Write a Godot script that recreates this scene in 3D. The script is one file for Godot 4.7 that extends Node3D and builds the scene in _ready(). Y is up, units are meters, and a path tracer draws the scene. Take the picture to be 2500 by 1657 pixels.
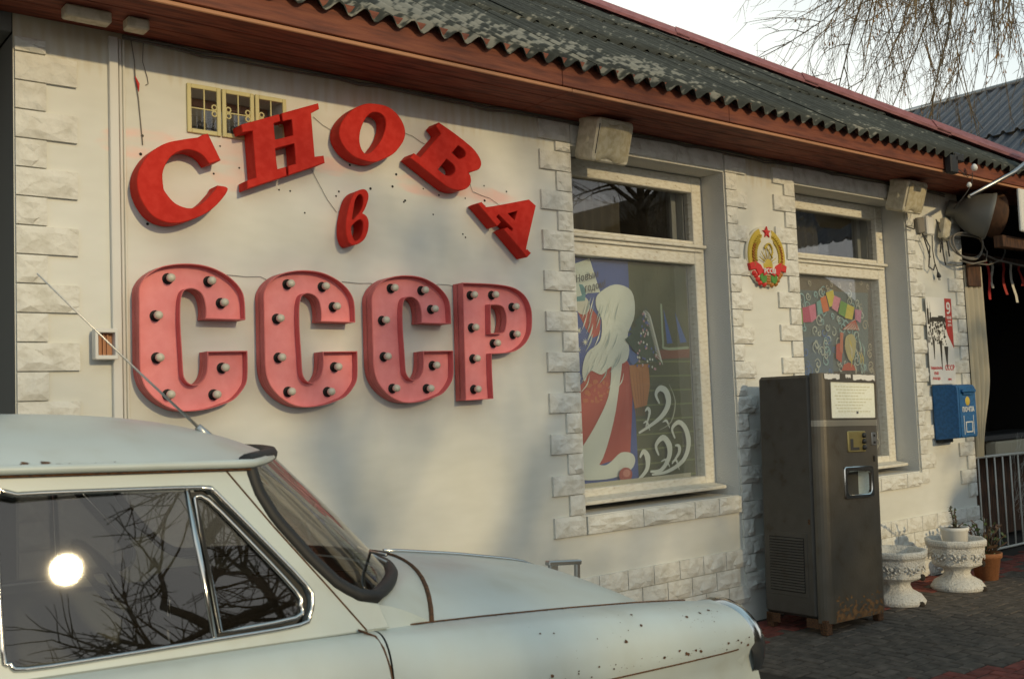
extends Node3D

var M := {}
var used := {}
var rng := RandomNumberGenerator.new()

# ---------------------------------------------------------------- helpers
func lin(r: float, g: float, b: float, a := 1.0) -> Color:
	var c := Color(r, g, b).linear_to_srgb()
	c.a = a
	return c

func mat(c: Color, rough := 0.8, metal := 0.0) -> StandardMaterial3D:
	var m := StandardMaterial3D.new()
	m.albedo_color = c
	m.roughness = rough
	m.metallic = metal
	return m

func grey_noise(seed_: int, freq: float, oct := 4, size := 256, kind := FastNoiseLite.TYPE_SIMPLEX_SMOOTH) -> Image:
	var n := FastNoiseLite.new()
	n.seed = seed_
	n.noise_type = kind
	n.frequency = freq
	n.fractal_octaves = oct
	return n.get_seamless_image(size, size)

func tint_tex(seed_: int, freq: float, stops: Array, oct := 4, size := 256) -> ImageTexture:
	# stops: [[position, Color], ...] in the sRGB that the texture stores
	var g := grey_noise(seed_, freq, oct, size)
	var im := Image.create(size, size, false, Image.FORMAT_RGB8)
	for y in size:
		for x in size:
			var v := g.get_pixel(x, y).r
			var c: Color = stops[0][1]
			for k in range(1, stops.size()):
				var lo: float = stops[k - 1][0]
				var hi: float = stops[k][0]
				c = c.lerp(stops[k][1], clampf((v - lo) / (hi - lo), 0.0, 1.0)) if v > lo else c
			im.set_pixel(x, y, c)
	return ImageTexture.create_from_image(im)

func tri_map(m: StandardMaterial3D, scale: Vector3, world := true) -> StandardMaterial3D:
	m.uv1_triplanar = true
	m.uv1_world_triplanar = world
	m.uv1_scale = scale
	return m

func with_bump(m: StandardMaterial3D, tex: Texture2D, cm: float) -> StandardMaterial3D:
	m.heightmap_enabled = true
	m.heightmap_texture = tex
	m.heightmap_scale = cm
	return m

func S() -> SurfaceTool:
	var s := SurfaceTool.new()
	s.begin(Mesh.PRIMITIVE_TRIANGLES)
	return s

func numbered(n: String) -> String:
	if not used.has(n):
		used[n] = 0
		return n
	used[n] += 1
	return "%s_%03d" % [n, used[n]]

func put(n: String, mesh: Mesh, m: Material, parent: Node = self) -> MeshInstance3D:
	var o := MeshInstance3D.new()
	o.mesh = mesh
	o.material_override = null
	for k in mesh.get_surface_count():
		o.set_surface_override_material(k, m)
	if parent == self:
		o.name = numbered(n)
	else:
		o.name = n
		var k := 0
		while parent.has_node(NodePath(String(o.name))):
			k += 1
			o.name = "%s_%03d" % [n, k]
	parent.add_child(o, true)
	return o

func obj(n: String, s: SurfaceTool, m: Material, parent: Node = self, normals := true) -> MeshInstance3D:
	if normals:
		s.generate_normals()
	return put(n, s.commit(), m, parent)

func thing(n: String, label: String, cat: String, at := Vector3.ZERO, group := "") -> Node3D:
	var o := Node3D.new()
	o.name = numbered(n)
	add_child(o, true)
	o.position = at
	return tag(o, label, cat, group)

func tag(o: Node3D, label: String, cat: String, group := "") -> Node3D:
	o.set_meta("label", label)
	o.set_meta("category", cat)
	if group != "":
		o.set_meta("group", group)
	return o

func structure(o: Node3D) -> Node3D:
	o.set_meta("kind", "structure")
	return o

func dup(o: Node3D, label: String, at: Vector3) -> Node3D:
	var c: Node3D = o.duplicate()
	c.name = numbered(String(o.name))
	add_child(c, true)
	c.position = at
	c.set_meta("label", label)
	return c

# a, b, c counter-clockwise seen from outside
func tri(s: SurfaceTool, a: Vector3, b: Vector3, c: Vector3) -> void:
	s.add_vertex(a)
	s.add_vertex(c)
	s.add_vertex(b)

func quad(s: SurfaceTool, a: Vector3, b: Vector3, c: Vector3, d: Vector3) -> void:
	tri(s, a, b, c)
	tri(s, a, c, d)

func tri_out(s: SurfaceTool, a: Vector3, b: Vector3, c: Vector3, out: Vector3) -> void:
	if (b - a).cross(c - a).dot(out) < 0.0:
		tri(s, a, c, b)
	else:
		tri(s, a, b, c)

func quad_out(s: SurfaceTool, a: Vector3, b: Vector3, c: Vector3, d: Vector3, out: Vector3) -> void:
	tri_out(s, a, b, c, out)
	tri_out(s, a, c, d, out)

# chamfered box, centre and size, optional basis
func box(s: SurfaceTool, c: Vector3, size: Vector3, ch := 0.004, bas := Basis.IDENTITY) -> void:
	s.set_smooth_group(-1)
	var h := size * 0.5
	ch = minf(ch, minf(h.x, minf(h.y, h.z)) * 0.8)
	for ax in 3:
		var u := (ax + 1) % 3
		var v := (ax + 2) % 3
		for sg in [-1.0, 1.0]:
			var out := Vector3.ZERO
			out[ax] = sg
			var q := []
			for k in [[-1, -1], [1, -1], [1, 1], [-1, 1]]:
				var p := Vector3.ZERO
				p[ax] = sg * h[ax]
				p[u] = k[0] * (h[u] - ch)
				p[v] = k[1] * (h[v] - ch)
				q.append(c + bas * p)
			quad_out(s, q[0], q[1], q[2], q[3], bas * out)
		if ch > 0.0:
			for su in [-1.0, 1.0]:
				for sv in [-1.0, 1.0]:
					var q2 := []
					for k in [[-1, 0], [1, 0], [1, 1], [-1, 1]]:
						var p2 := Vector3.ZERO
						p2[ax] = k[0] * (h[ax] - ch)
						p2[u] = su * (h[u] - (ch if k[1] == 0 else 0.0))
						p2[v] = sv * (h[v] - (0.0 if k[1] == 0 else ch))
						q2.append(c + bas * p2)
					var o2 := Vector3.ZERO
					o2[u] = su
					o2[v] = sv
					quad_out(s, q2[0], q2[1], q2[2], q2[3], bas * o2)
	if ch > 0.0:
		for sx in [-1.0, 1.0]:
			for sy in [-1.0, 1.0]:
				for sz in [-1.0, 1.0]:
					var g := Vector3(sx, sy, sz)
					tri_out(s, c + bas * (g * Vector3(h.x, h.y - ch, h.z - ch)), c + bas * (g * Vector3(h.x - ch, h.y, h.z - ch)), c + bas * (g * Vector3(h.x - ch, h.y - ch, h.z)), bas * g)

func span(s: SurfaceTool, x0: float, x1: float, y0: float, y1: float, z0: float, z1: float, ch := 0.004) -> void:
	box(s, Vector3(x0 + x1, y0 + y1, z0 + z1) * 0.5, Vector3(x1 - x0, y1 - y0, z1 - z0), ch)

func tube(s: SurfaceTool, p: Array, r: Variant, sides := 6, closed := false) -> void:
	s.set_smooth_group(0)
	var n := p.size()
	var rings := []
	var up := Vector3(0.13, 0.97, 0.2)
	for i in n:
		var a: Vector3 = p[(i - 1 + n) % n] if closed else p[maxi(i - 1, 0)]
		var b: Vector3 = p[(i + 1) % n] if closed else p[mini(i + 1, n - 1)]
		var t := (b - a).normalized()
		if i == 0 and absf(t.dot(up)) > 0.9:
			up = Vector3(1, 0.1, 0.1)
		var u := (up - t * up.dot(t)).normalized()
		var w := t.cross(u)
		up = u
		var rad: float = r[i] if r is Array else r
		var ring := []
		for k in sides:
			var an := TAU * k / sides
			ring.append(p[i] + (u * cos(an) + w * sin(an)) * rad)
		rings.append(ring)
	for i in (n if closed else n - 1):
		var a2: Array = rings[i]
		var b2: Array = rings[(i + 1) % n]
		for k in sides:
			var k2 := (k + 1) % sides
			quad(s, a2[k], a2[k2], b2[k2], b2[k])
	if not closed:
		for e in [0, n - 1]:
			for k in range(1, sides - 1):
				if e == 0:
					tri(s, rings[0][0], rings[0][k + 1], rings[0][k])
				else:
					tri(s, rings[e][0], rings[e][k], rings[e][k + 1])

# profile of Vector2(radius, height) turned about y, placed by xf
func lathe(s: SurfaceTool, prof: Array, segs := 24, xf := Transform3D.IDENTITY, smooth := 0) -> void:
	s.set_smooth_group(smooth)
	for i in prof.size() - 1:
		for k in segs:
			var a := TAU * k / segs
			var b := TAU * (k + 1) / segs
			var p: Vector2 = prof[i]
			var q: Vector2 = prof[i + 1]
			var v := [xf * Vector3(p.x * sin(a), p.y, p.x * cos(a)), xf * Vector3(p.x * sin(b), p.y, p.x * cos(b)), xf * Vector3(q.x * sin(b), q.y, q.x * cos(b)), xf * Vector3(q.x * sin(a), q.y, q.x * cos(a))]
			if p.x > 0.0:
				tri(s, v[0], v[1], v[2] if q.x > 0.0 else v[3])
			if q.x > 0.0:
				tri(s, v[0], v[2], v[3])

func grid(s: SurfaceTool, f: Callable, nu: int, nv: int, flip := false, group := 0) -> void:
	s.set_smooth_group(group)
	var rows := []
	for i in nu + 1:
		var row := []
		for j in nv + 1:
			row.append(f.call(float(i) / nu, float(j) / nv))
		rows.append(row)
	for i in nu:
		for j in nv:
			if flip:
				quad(s, rows[i][j], rows[i][j + 1], rows[i + 1][j + 1], rows[i + 1][j])
			else:
				quad(s, rows[i][j], rows[i + 1][j], rows[i + 1][j + 1], rows[i][j + 1])

func pts(a: Array) -> PackedVector2Array:
	var p := PackedVector2Array()
	for i in range(0, a.size(), 2):
		p.append(Vector2(a[i], a[i + 1]))
	return p

# closed Catmull-Rom through points, straight between two corners
func smooth(p: PackedVector2Array, corners: Array, sub := 4) -> PackedVector2Array:
	var n := p.size()
	var out := PackedVector2Array()
	for i in n:
		var j := (i + 1) % n
		var ci := i in corners
		var cj := j in corners
		var a := p[i] if ci else p[(i - 1 + n) % n]
		var d := p[j] if cj else p[(j + 1) % n]
		var k := 1 if ci and cj else sub
		for t in k:
			out.append(p[i].cubic_interpolate(p[j], a, d, float(t) / k))
	return out

func oriented(p: PackedVector2Array, ccw: bool) -> PackedVector2Array:
	if Geometry2D.is_polygon_clockwise(p) == ccw:
		p.reverse()
	return p

func inset(p: PackedVector2Array, d: float) -> PackedVector2Array:
	# moves each corner d to the left of the walking direction
	var n := p.size()
	var out := PackedVector2Array()
	for i in n:
		var e0 := (p[i] - p[(i - 1 + n) % n]).normalized()
		var e1 := (p[(i + 1) % n] - p[i]).normalized()
		var n0 := Vector2(-e0.y, e0.x)
		var n1 := Vector2(-e1.y, e1.x)
		var m := n0 + n1
		m = m / maxf(m.length_squared() * 0.5, 0.35)
		out.append(p[i] + m * d)
	return out

func keyholed(outer: PackedVector2Array, holes: Array) -> PackedVector2Array:
	var poly := outer
	for h in holes:
		var best := INF
		var bi := 0
		var bj := 0
		for i in poly.size():
			for j in h.size():
				var d := poly[i].distance_squared_to(h[j])
				if d < best:
					best = d
					bi = i
					bj = j
		var q := poly.slice(0, bi + 1)
		for j in h.size() + 1:
			q.append(h[(bj + j) % h.size()])
		q.append_array(poly.slice(bi))
		poly = q
	return poly

func cap(s: SurfaceTool, poly: PackedVector2Array, z: float, front: bool) -> void:
	var ix := Geometry2D.triangulate_polygon(poly)
	if ix.is_empty():
		printerr("could not triangulate a cap of ", poly.size())
	s.set_normal(Vector3(0, 0, 1 if front else -1))
	for k in range(0, ix.size(), 3):
		var a := poly[ix[k]]
		var b := poly[ix[k + 1]]
		var c := poly[ix[k + 2]]
		var ccw := (b - a).cross(c - a) > 0.0
		var t := [a, b, c] if ccw == front else [a, c, b]
		tri(s, Vector3(t[0].x, t[0].y, z), Vector3(t[1].x, t[1].y, z), Vector3(t[2].x, t[2].y, z))

func wall_strip(s: SurfaceTool, p: PackedVector2Array, q: PackedVector2Array, z0: float, z1: float, lift := 0.0) -> void:
	# p at z0 and q at z1, outside on the right of the walking direction
	var n := p.size()
	var nrm := []
	for i in n:
		var e0 := (p[i] - p[(i - 1 + n) % n]).normalized()
		var e1 := (p[(i + 1) % n] - p[i]).normalized()
		var a := Vector2(e0.y, -e0.x)
		var b := Vector2(e1.y, -e1.x)
		nrm.append([((a + b).normalized() if a.dot(b) > 0.7 else a), ((a + b).normalized() if a.dot(b) > 0.7 else b)])
	for i in n:
		var j := (i + 1) % n
		var n0: Vector2 = nrm[i][1]
		var n1: Vector2 = nrm[j][0]
		var v := [Vector3(p[i].x, p[i].y, z0), Vector3(p[j].x, p[j].y, z0), Vector3(q[j].x, q[j].y, z1), Vector3(q[i].x, q[i].y, z1)]
		var m := [Vector3(n0.x, n0.y, lift).normalized(), Vector3(n1.x, n1.y, lift).normalized()]
		for k in [0, 2, 1, 0, 3, 2]:
			s.set_normal(m[0] if k == 0 or k == 3 else m[1])
			s.add_vertex(v[k])

# solid with straight sides between z0 and z1 (front), small bevel on the front edge; commit without normals
func extrude(s: SurfaceTool, outer: PackedVector2Array, holes: Array, z0: float, z1: float, bev := 0.004, back := true) -> void:
	var loops := [oriented(outer, true)]
	for h in holes:
		loops.append(oriented(h, false))
	var tops := []
	for l in loops:
		var t: PackedVector2Array = inset(l, bev) if bev > 0.0 else l
		tops.append(t)
		wall_strip(s, l, l, z0, z1 - bev)
		if bev > 0.0:
			wall_strip(s, l, t, z1 - bev, z1, 1.0)
	cap(s, keyholed(tops[0], tops.slice(1)), z1, true)
	if back:
		cap(s, keyholed(loops[0], loops.slice(1)), z0, false)

func ellipse(c: Vector2, r: Vector2, n := 20) -> PackedVector2Array:
	var p := PackedVector2Array()
	for k in n:
		p.append(c + Vector2(cos(TAU * k / n) * r.x, sin(TAU * k / n) * r.y))
	return p

func rect(x0: float, y0: float, x1: float, y1: float) -> PackedVector2Array:
	return PackedVector2Array([Vector2(x0, y0), Vector2(x1, y0), Vector2(x1, y1), Vector2(x0, y1)])

func round_rect(x0: float, y0: float, x1: float, y1: float, r: float, n := 4) -> PackedVector2Array:
	var p := PackedVector2Array()
	for k in [[x1 - r, y0 + r, -PI / 2], [x1 - r, y1 - r, 0.0], [x0 + r, y1 - r, PI / 2], [x0 + r, y0 + r, PI]]:
		for i in n + 1:
			var a: float = k[2] + PI / 2 * i / n
			p.append(Vector2(k[0] + cos(a) * r, k[1] + sin(a) * r))
	return p

# brush stroke as a flat ribbon polygon with a width that swells and tapers
func stroke(p: PackedVector2Array, w: float, taper := 0.5) -> PackedVector2Array:
	var q := PackedVector2Array()
	for i in p.size() - 1:
		for t in 5:
			q.append(p[i].cubic_interpolate(p[i + 1], p[maxi(i - 1, 0)], p[mini(i + 2, p.size() - 1)], t / 5.0))
	q.append(p[p.size() - 1])
	var l := PackedVector2Array()
	var r := PackedVector2Array()
	for i in q.size():
		var d := (q[mini(i + 1, q.size() - 1)] - q[maxi(i - 1, 0)]).normalized()
		var f := float(i) / (q.size() - 1)
		var ww := w * 0.5 * (1.0 - taper * absf(2.0 * f - 1.0))
		l.append(q[i] + Vector2(-d.y, d.x) * ww)
		r.append(q[i] - Vector2(-d.y, d.x) * ww)
	r.reverse()
	l.append_array(r)
	return l

func ribbon(s: SurfaceTool, p: PackedVector2Array, w: float, z: float, taper := 0.5) -> void:
	var q := stroke(p, w, taper)
	var n := q.size()
	s.set_normal(Vector3(0, 0, 1))
	for i in n / 2 - 1:
		var a := q[i]
		var b := q[i + 1]
		var c := q[n - 2 - i]
		var d := q[n - 1 - i]
		quad(s, Vector3(a.x, a.y, z), Vector3(d.x, d.y, z), Vector3(c.x, c.y, z), Vector3(b.x, b.y, z))

func words(t: String, size: float, depth: float, font := "Droid Sans", bold := false) -> TextMesh:
	var f := SystemFont.new()
	f.font_names = PackedStringArray([font])
	f.font_weight = 700 if bold else 400
	var m := TextMesh.new()
	m.text = t
	m.font = f
	m.font_size = 32
	m.pixel_size = size / 32.0
	m.depth = depth
	m.curve_step = 1.0
	return m

func ground_height(x: float, z := 1.0) -> float:
	var t := clampf((5.3 - x) / 2.5, 0.0, 1.0)
	return (t * t * (3.0 - 2.0 * t)) * 0.27 + clampf((2.8 - x) * 0.04, 0.0, 0.2)

# ---------------------------------------------------------------- materials
func materials() -> void:
	var speck := ImageTexture.create_from_image(grey_noise(3, 0.12, 3, 256))
	var rough := ImageTexture.create_from_image(grey_noise(7, 0.035, 5, 256))
	M.speck = speck
	M.roughtex = rough
	M.stone = tri_map(mat(Color.WHITE, 0.92), Vector3(1.3, 1.3, 1.3))
	M.stone.albedo_texture = tint_tex(11, 0.02, [[0.15, lin(0.55, 0.53, 0.46)], [0.45, lin(0.665, 0.65, 0.59)], [0.8, lin(0.71, 0.70, 0.64)]])
	with_bump(M.stone, rough, 0.9)
	M.reveal = tri_map(mat(lin(0.60, 0.59, 0.55), 0.9), Vector3(2, 2, 2))
	with_bump(M.reveal, speck, 0.25)
	M.frame = tri_map(mat(Color.WHITE, 0.6), Vector3(1.5, 4, 1.5))
	M.frame.albedo_texture = tint_tex(21, 0.03, [[0.06, lin(0.36, 0.27, 0.17)], [0.16, lin(0.60, 0.56, 0.46)], [0.6, lin(0.70, 0.67, 0.58)]])
	with_bump(M.frame, rough, 0.25)
	M.recess = tri_map(mat(lin(0.17, 0.17, 0.155), 0.9), Vector3(2, 2, 2))  # shade of the pier side and recess put into a darker grey
	M.casing = tri_map(mat(lin(0.32, 0.33, 0.30), 0.7), Vector3(2, 2, 2))
	M.redwood = tri_map(mat(Color.WHITE, 0.75), Vector3(0.35, 3.0, 3.0))
	M.redwood.albedo_texture = tint_tex(31, 0.03, [[0.2, lin(0.14, 0.035, 0.020)], [0.5, lin(0.235, 0.058, 0.030)], [0.8, lin(0.30, 0.085, 0.042)]])
	with_bump(M.redwood, rough, 0.3)
	M.redfascia = tri_map(mat(Color.WHITE, 0.7), Vector3(0.3, 3.0, 3.0))
	M.redfascia.albedo_texture = tint_tex(33, 0.03, [[0.2, lin(0.11, 0.026, 0.011)], [0.5, lin(0.17, 0.042, 0.017)], [0.8, lin(0.20, 0.056, 0.022)]])
	with_bump(M.redfascia, rough, 0.25)
	M.trimwood = mat(lin(0.42, 0.20, 0.10), 0.7)
	M.flash = tri_map(mat(Color.WHITE, 0.55), Vector3(1, 1, 1))
	M.flash.albedo_texture = tint_tex(35, 0.03, [[0.3, lin(0.22, 0.065, 0.06)], [0.7, lin(0.32, 0.11, 0.105)]])
	M.red = tri_map(mat(Color.WHITE, 0.62), Vector3(2.5, 2.5, 2.5))
	M.red.albedo_texture = tint_tex(41, 0.02, [[0.2, lin(0.50, 0.022, 0.013)], [0.8, lin(0.56, 0.034, 0.022)]])
	M.red.metallic_specular = 0.25
	M.pink = tri_map(mat(Color.WHITE, 0.6), Vector3(2, 2, 2))
	M.pink.albedo_texture = tint_tex(43, 0.02, [[0.2, lin(0.82, 0.25, 0.25)], [0.8, lin(0.86, 0.285, 0.285)]])
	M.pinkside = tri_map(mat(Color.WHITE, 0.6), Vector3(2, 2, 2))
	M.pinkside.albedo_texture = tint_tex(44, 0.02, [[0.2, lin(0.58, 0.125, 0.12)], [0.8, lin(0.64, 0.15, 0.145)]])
	M.bulb = mat(lin(0.62, 0.57, 0.45), 0.35)
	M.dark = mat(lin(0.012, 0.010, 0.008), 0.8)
	M.black = mat(lin(0.015, 0.015, 0.015), 0.55)
	M.rubber = mat(lin(0.012, 0.012, 0.012), 0.6)
	M.chrome = mat(lin(0.62, 0.60, 0.56), 0.16, 1.0)
	M.steel = mat(lin(0.45, 0.44, 0.42), 0.35, 1.0)
	var pane := mat(Color(1, 1, 1, 0.05), 0.0)
	pane.transparency = BaseMaterial3D.TRANSPARENCY_ALPHA
	pane.metallic_specular = 1.0
	M.pane = pane
	var hp: StandardMaterial3D = pane.duplicate()
	hp.albedo_color = Color(0.10, 0.09, 0.07, 0.15)
	hp.metallic = 0.0
	M.house_pane = hp
	var cp: StandardMaterial3D = pane.duplicate()
	cp.albedo_color = Color(0.10, 0.09, 0.07, 0.50)
	cp.metallic = 0.0
	cp.roughness = 0.012
	M.car_pane = cp
	M.yellow_iron = mat(lin(0.58, 0.52, 0.26), 0.6)
	M.speaker = tri_map(mat(Color.WHITE, 0.65), Vector3(3, 3, 3))
	M.speaker.albedo_texture = tint_tex(51, 0.02, [[0.25, lin(0.50, 0.45, 0.32)], [0.6, lin(0.62, 0.57, 0.44)]])
	M.grille = tri_map(mat(Color.WHITE, 0.85), Vector3(3, 3, 3))
	M.grille.albedo_texture = tint_tex(53, 0.02, [[0.25, lin(0.40, 0.34, 0.21)], [0.65, lin(0.52, 0.47, 0.34)]])
	with_bump(M.grille, speck, 0.2)
	M.pipe = mat(lin(0.66, 0.65, 0.61), 0.6)
	M.cable = mat(lin(0.05, 0.045, 0.04), 0.7)
	M.cable_grey = mat(lin(0.20, 0.18, 0.15), 0.7)
	M.ragwhite = mat(lin(0.68, 0.66, 0.58), 0.8)
	M.metal_dark = tri_map(mat(Color.WHITE, 0.5, 0.35), Vector3(1.4, 1.4, 1.4), false)
	M.metal_dark.albedo_texture = tint_tex(61, 0.015, [[0.1, lin(0.06, 0.045, 0.032)], [0.3, lin(0.074, 0.066, 0.055)], [0.8, lin(0.084, 0.076, 0.064)]])
	with_bump(M.metal_dark, speck, 0.06)
	M.metal_front = tri_map(mat(Color.WHITE, 0.45, 0.4), Vector3(1.2, 1.2, 1.2), false)
	M.metal_front.albedo_texture = tint_tex(63, 0.015, [[0.1, lin(0.090, 0.072, 0.050)], [0.3, lin(0.104, 0.090, 0.068)], [0.8, lin(0.116, 0.102, 0.080)]])
	with_bump(M.metal_front, speck, 0.06)
	M.rust = tri_map(mat(Color.WHITE, 0.85), Vector3(6, 6, 6), false)
	M.rust.albedo_texture = tint_tex(65, 0.04, [[0.3, lin(0.045, 0.022, 0.010)], [0.7, lin(0.13, 0.055, 0.018)]])
	M.sign = tri_map(mat(Color.WHITE, 0.5), Vector3(3, 3, 3), false)
	M.sign.albedo_texture = tint_tex(67, 0.05, [[0.3, lin(0.80, 0.81, 0.67)], [0.7, lin(0.86, 0.87, 0.76)]])
	M.horn = mat(lin(0.15, 0.15, 0.14), 0.55, 0.2)
	M.print = mat(lin(0.62, 0.60, 0.42), 0.7)
	M.band = mat(lin(0.30, 0.28, 0.23), 0.35, 0.3)
	M.brass = mat(lin(0.62, 0.50, 0.20), 0.3, 0.8)
	M.blue = tri_map(mat(Color.WHITE, 0.55), Vector3(3, 3, 3))
	M.blue.albedo_texture = tint_tex(71, 0.03, [[0.3, lin(0.008, 0.085, 0.22)], [0.7, lin(0.014, 0.115, 0.30)]])
	M.urn = tri_map(mat(Color.WHITE, 0.9), Vector3(5, 5, 5))
	M.urn.albedo_texture = tint_tex(73, 0.04, [[0.18, lin(0.25, 0.23, 0.19)], [0.32, lin(0.56, 0.54, 0.49)], [0.7, lin(0.68, 0.66, 0.61)]])
	with_bump(M.urn, rough, 0.8)
	M.soil = mat(lin(0.03, 0.022, 0.015), 0.95)
	M.terracotta = tri_map(mat(Color.WHITE, 0.85), Vector3(4, 4, 4))
	M.terracotta.albedo_texture = tint_tex(75, 0.04, [[0.3, lin(0.22, 0.085, 0.03)], [0.7, lin(0.32, 0.13, 0.05)]])
	M.leaf = mat(lin(0.045, 0.075, 0.02), 0.6)
	M.leaf_red = mat(lin(0.09, 0.05, 0.025), 0.6)
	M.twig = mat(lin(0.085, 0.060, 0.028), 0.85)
	M.twig_painted_lit = mat(lin(0.17, 0.115, 0.05), 0.85)  # lighter copy of the twig brown, sunlight put into the colour
	M.bark = tri_map(mat(Color.WHITE, 0.9), Vector3(2, 0.7, 2))
	M.bark.albedo_texture = tint_tex(77, 0.04, [[0.3, lin(0.035, 0.026, 0.018)], [0.7, lin(0.10, 0.08, 0.055)]])
	M.dry_leaf = mat(lin(0.26, 0.13, 0.04), 0.8)
	# car paint: pale blue grey, chalky
	M.paint = tri_map(mat(Color.WHITE, 0.42), Vector3(1.1, 1.1, 1.1), false)
	M.paint.albedo_texture = tint_tex(81, 0.012, [[0.1, lin(0.42, 0.455, 0.42)], [0.35, lin(0.455, 0.505, 0.485)], [0.8, lin(0.475, 0.54, 0.53)]], 5)
	M.paint.clearcoat_enabled = true
	M.paint.clearcoat = 0.35
	M.paint.clearcoat_roughness = 0.25
	M.seat = mat(lin(0.05, 0.038, 0.026), 0.8)
	M.ghouse = mat(lin(0.05, 0.045, 0.04), 0.9)
	M.grey_slab = tri_map(mat(Color.WHITE, 0.95), Vector3(0.7, 0.7, 0.7))
	M.grey_slab.albedo_texture = tint_tex(85, 0.03, [[0.3, lin(0.035, 0.03, 0.026)], [0.7, lin(0.06, 0.052, 0.045)]])
	M.room = mat(lin(0.07, 0.06, 0.05), 0.9)
	M.curtain = mat(lin(0.20, 0.175, 0.115), 0.9)
	M.tarp = tri_map(mat(lin(0.48, 0.42, 0.30), 0.85), Vector3(2, 2, 2))
	M.brownboard = tri_map(mat(Color.WHITE, 0.8), Vector3(3, 0.5, 3))
	M.brownboard.albedo_texture = tint_tex(87, 0.03, [[0.3, lin(0.05, 0.022, 0.010)], [0.7, lin(0.11, 0.048, 0.02)]])
	M.railwhite = mat(lin(0.62, 0.60, 0.53), 0.5)
	M.metal_roof = mat(lin(0.085, 0.095, 0.115), 0.5, 0.0)
	M.white = mat(lin(0.72, 0.70, 0.65), 0.7)
	M.paper = mat(lin(0.72, 0.71, 0.67), 0.8)
	M.poster_red = mat(lin(0.42, 0.035, 0.025), 0.7)
	M.ink = mat(lin(0.035, 0.03, 0.022), 0.8)
	M.gold = mat(lin(0.55, 0.40, 0.05), 0.6)
	M.orange = mat(lin(0.42, 0.17, 0.03), 0.6)
	M.green = mat(lin(0.08, 0.25, 0.04), 0.6)
	M.star = mat(lin(0.60, 0.03, 0.025), 0.6)
	M.cream = mat(lin(0.68, 0.64, 0.52), 0.7)

func painted(im: Image) -> StandardMaterial3D:
	var m := mat(Color.WHITE, 0.9)
	m.albedo_texture = ImageTexture.create_from_image(im)
	return m

func blobs(p: Vector2, list: Array) -> float:
	var v := 0.0
	for b in list:
		var d := Vector2((p.x - b[0]) / b[2], (p.y - b[1]) / b[3]).length_squared()
		v = maxf(v, (1.0 - smoothstep(0.5, 1.0, d)) * b[4])
	return v

# plaster: off-white, stains and eave shade painted in along the top, a pink wash left by an older sign, hairline cracks
func wall_image(x0: float, x1: float, y0: float, y1: float, w: int, h: int) -> Image:
	var im := Image.create(w, h, false, Image.FORMAT_RGB8)
	var n1 := FastNoiseLite.new()
	n1.seed = 5
	n1.frequency = 1.1
	n1.fractal_octaves = 5
	var n2 := FastNoiseLite.new()
	n2.seed = 9
	n2.frequency = 9.0
	n2.fractal_octaves = 2
	var wash := [[1.88, 3.25, 0.26, 0.10, 1.0], [2.45, 3.28, 0.25, 0.10, 0.8], [2.36, 3.13, 0.12, 0.08, 0.7], [3.02, 3.27, 0.28, 0.06, 1.0], [3.66, 3.22, 0.28, 0.075, 1.0], [4.12, 3.22, 0.26, 0.06, 0.9]]
	for j in h:
		var y := y1 + (y0 - y1) * (j + 0.5) / h
		for i in w:
			var x := x0 + (x1 - x0) * (i + 0.5) / w
			var a := n1.get_noise_2d(x, y)
			var b := n2.get_noise_2d(x * 0.4, y * 1.3)
			var r := 0.665 + a * 0.05 + b * 0.02
			var g := 0.66 + a * 0.055 + b * 0.02
			var bl := 0.60 + a * 0.07 + b * 0.02
			var stain_and_shade := clampf((y - 3.62 + a * 0.12 + n2.get_noise_2d(x * 2.0, y * 0.25) * 0.10) / 0.22, 0.0, 1.0)
			r = lerpf(r, 0.52, stain_and_shade * 0.75)
			g = lerpf(g, 0.43, stain_and_shade * 0.75)
			bl = lerpf(bl, 0.26, stain_and_shade * 0.75)
			if y > 3.05 and y < 3.45 and x < 4.5:
				var wv := blobs(Vector2(x + b * 0.06, y + a * 0.03), wash) * clampf(0.55 + b * 0.7 + a * 0.5, 0.0, 1.0)
				r = lerpf(r, 0.80, wv * 0.8)
				g = lerpf(g, 0.53, wv * 0.8)
				bl = lerpf(bl, 0.45, wv * 0.8)
			im.set_pixel(i, j, lin(r, g, bl))
	return im

func roof_image(w: int, h: int) -> Image:
	var im := Image.create(w, h, false, Image.FORMAT_RGB8)
	var n1 := FastNoiseLite.new()
	n1.seed = 15
	n1.frequency = 0.8
	n1.fractal_octaves = 4
	var n2 := FastNoiseLite.new()
	n2.seed = 16
	n2.frequency = 13.0
	n2.fractal_octaves = 4
	for j in h:
		var d := 6.0 * (j + 0.5) / h
		for i in w:
			var x := 12.0 * (i + 0.5) / w
			var a := n1.get_noise_2d(x, d)
			var b := n2.get_noise_2d(x, d * 0.7)
			var c := Vector3(0.042, 0.046, 0.038) * (1.0 + a * 0.5 + b * 0.35)
			# pale lichen, thickest along the lower left courses
			var patch := (1.0 - smoothstep(0.25, 0.75, absf(d - 0.42 + a * 0.3))) * (1.0 - smoothstep(5.0, 6.8, x)) + 0.12
			patch = maxf(patch, 0.5 * (1.0 - smoothstep(0.03, 0.10, d)) * (1.0 - smoothstep(6.0, 9.0, x)))
			var l := clampf((b + a * 0.5 + patch * 0.62 - 0.52) / 0.14, 0.0, 1.0)
			c = c.lerp(Vector3(0.28, 0.265, 0.215), l * 0.8)
			im.set_pixel(i, j, lin(c.x, c.y, c.z))
	return im

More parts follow.
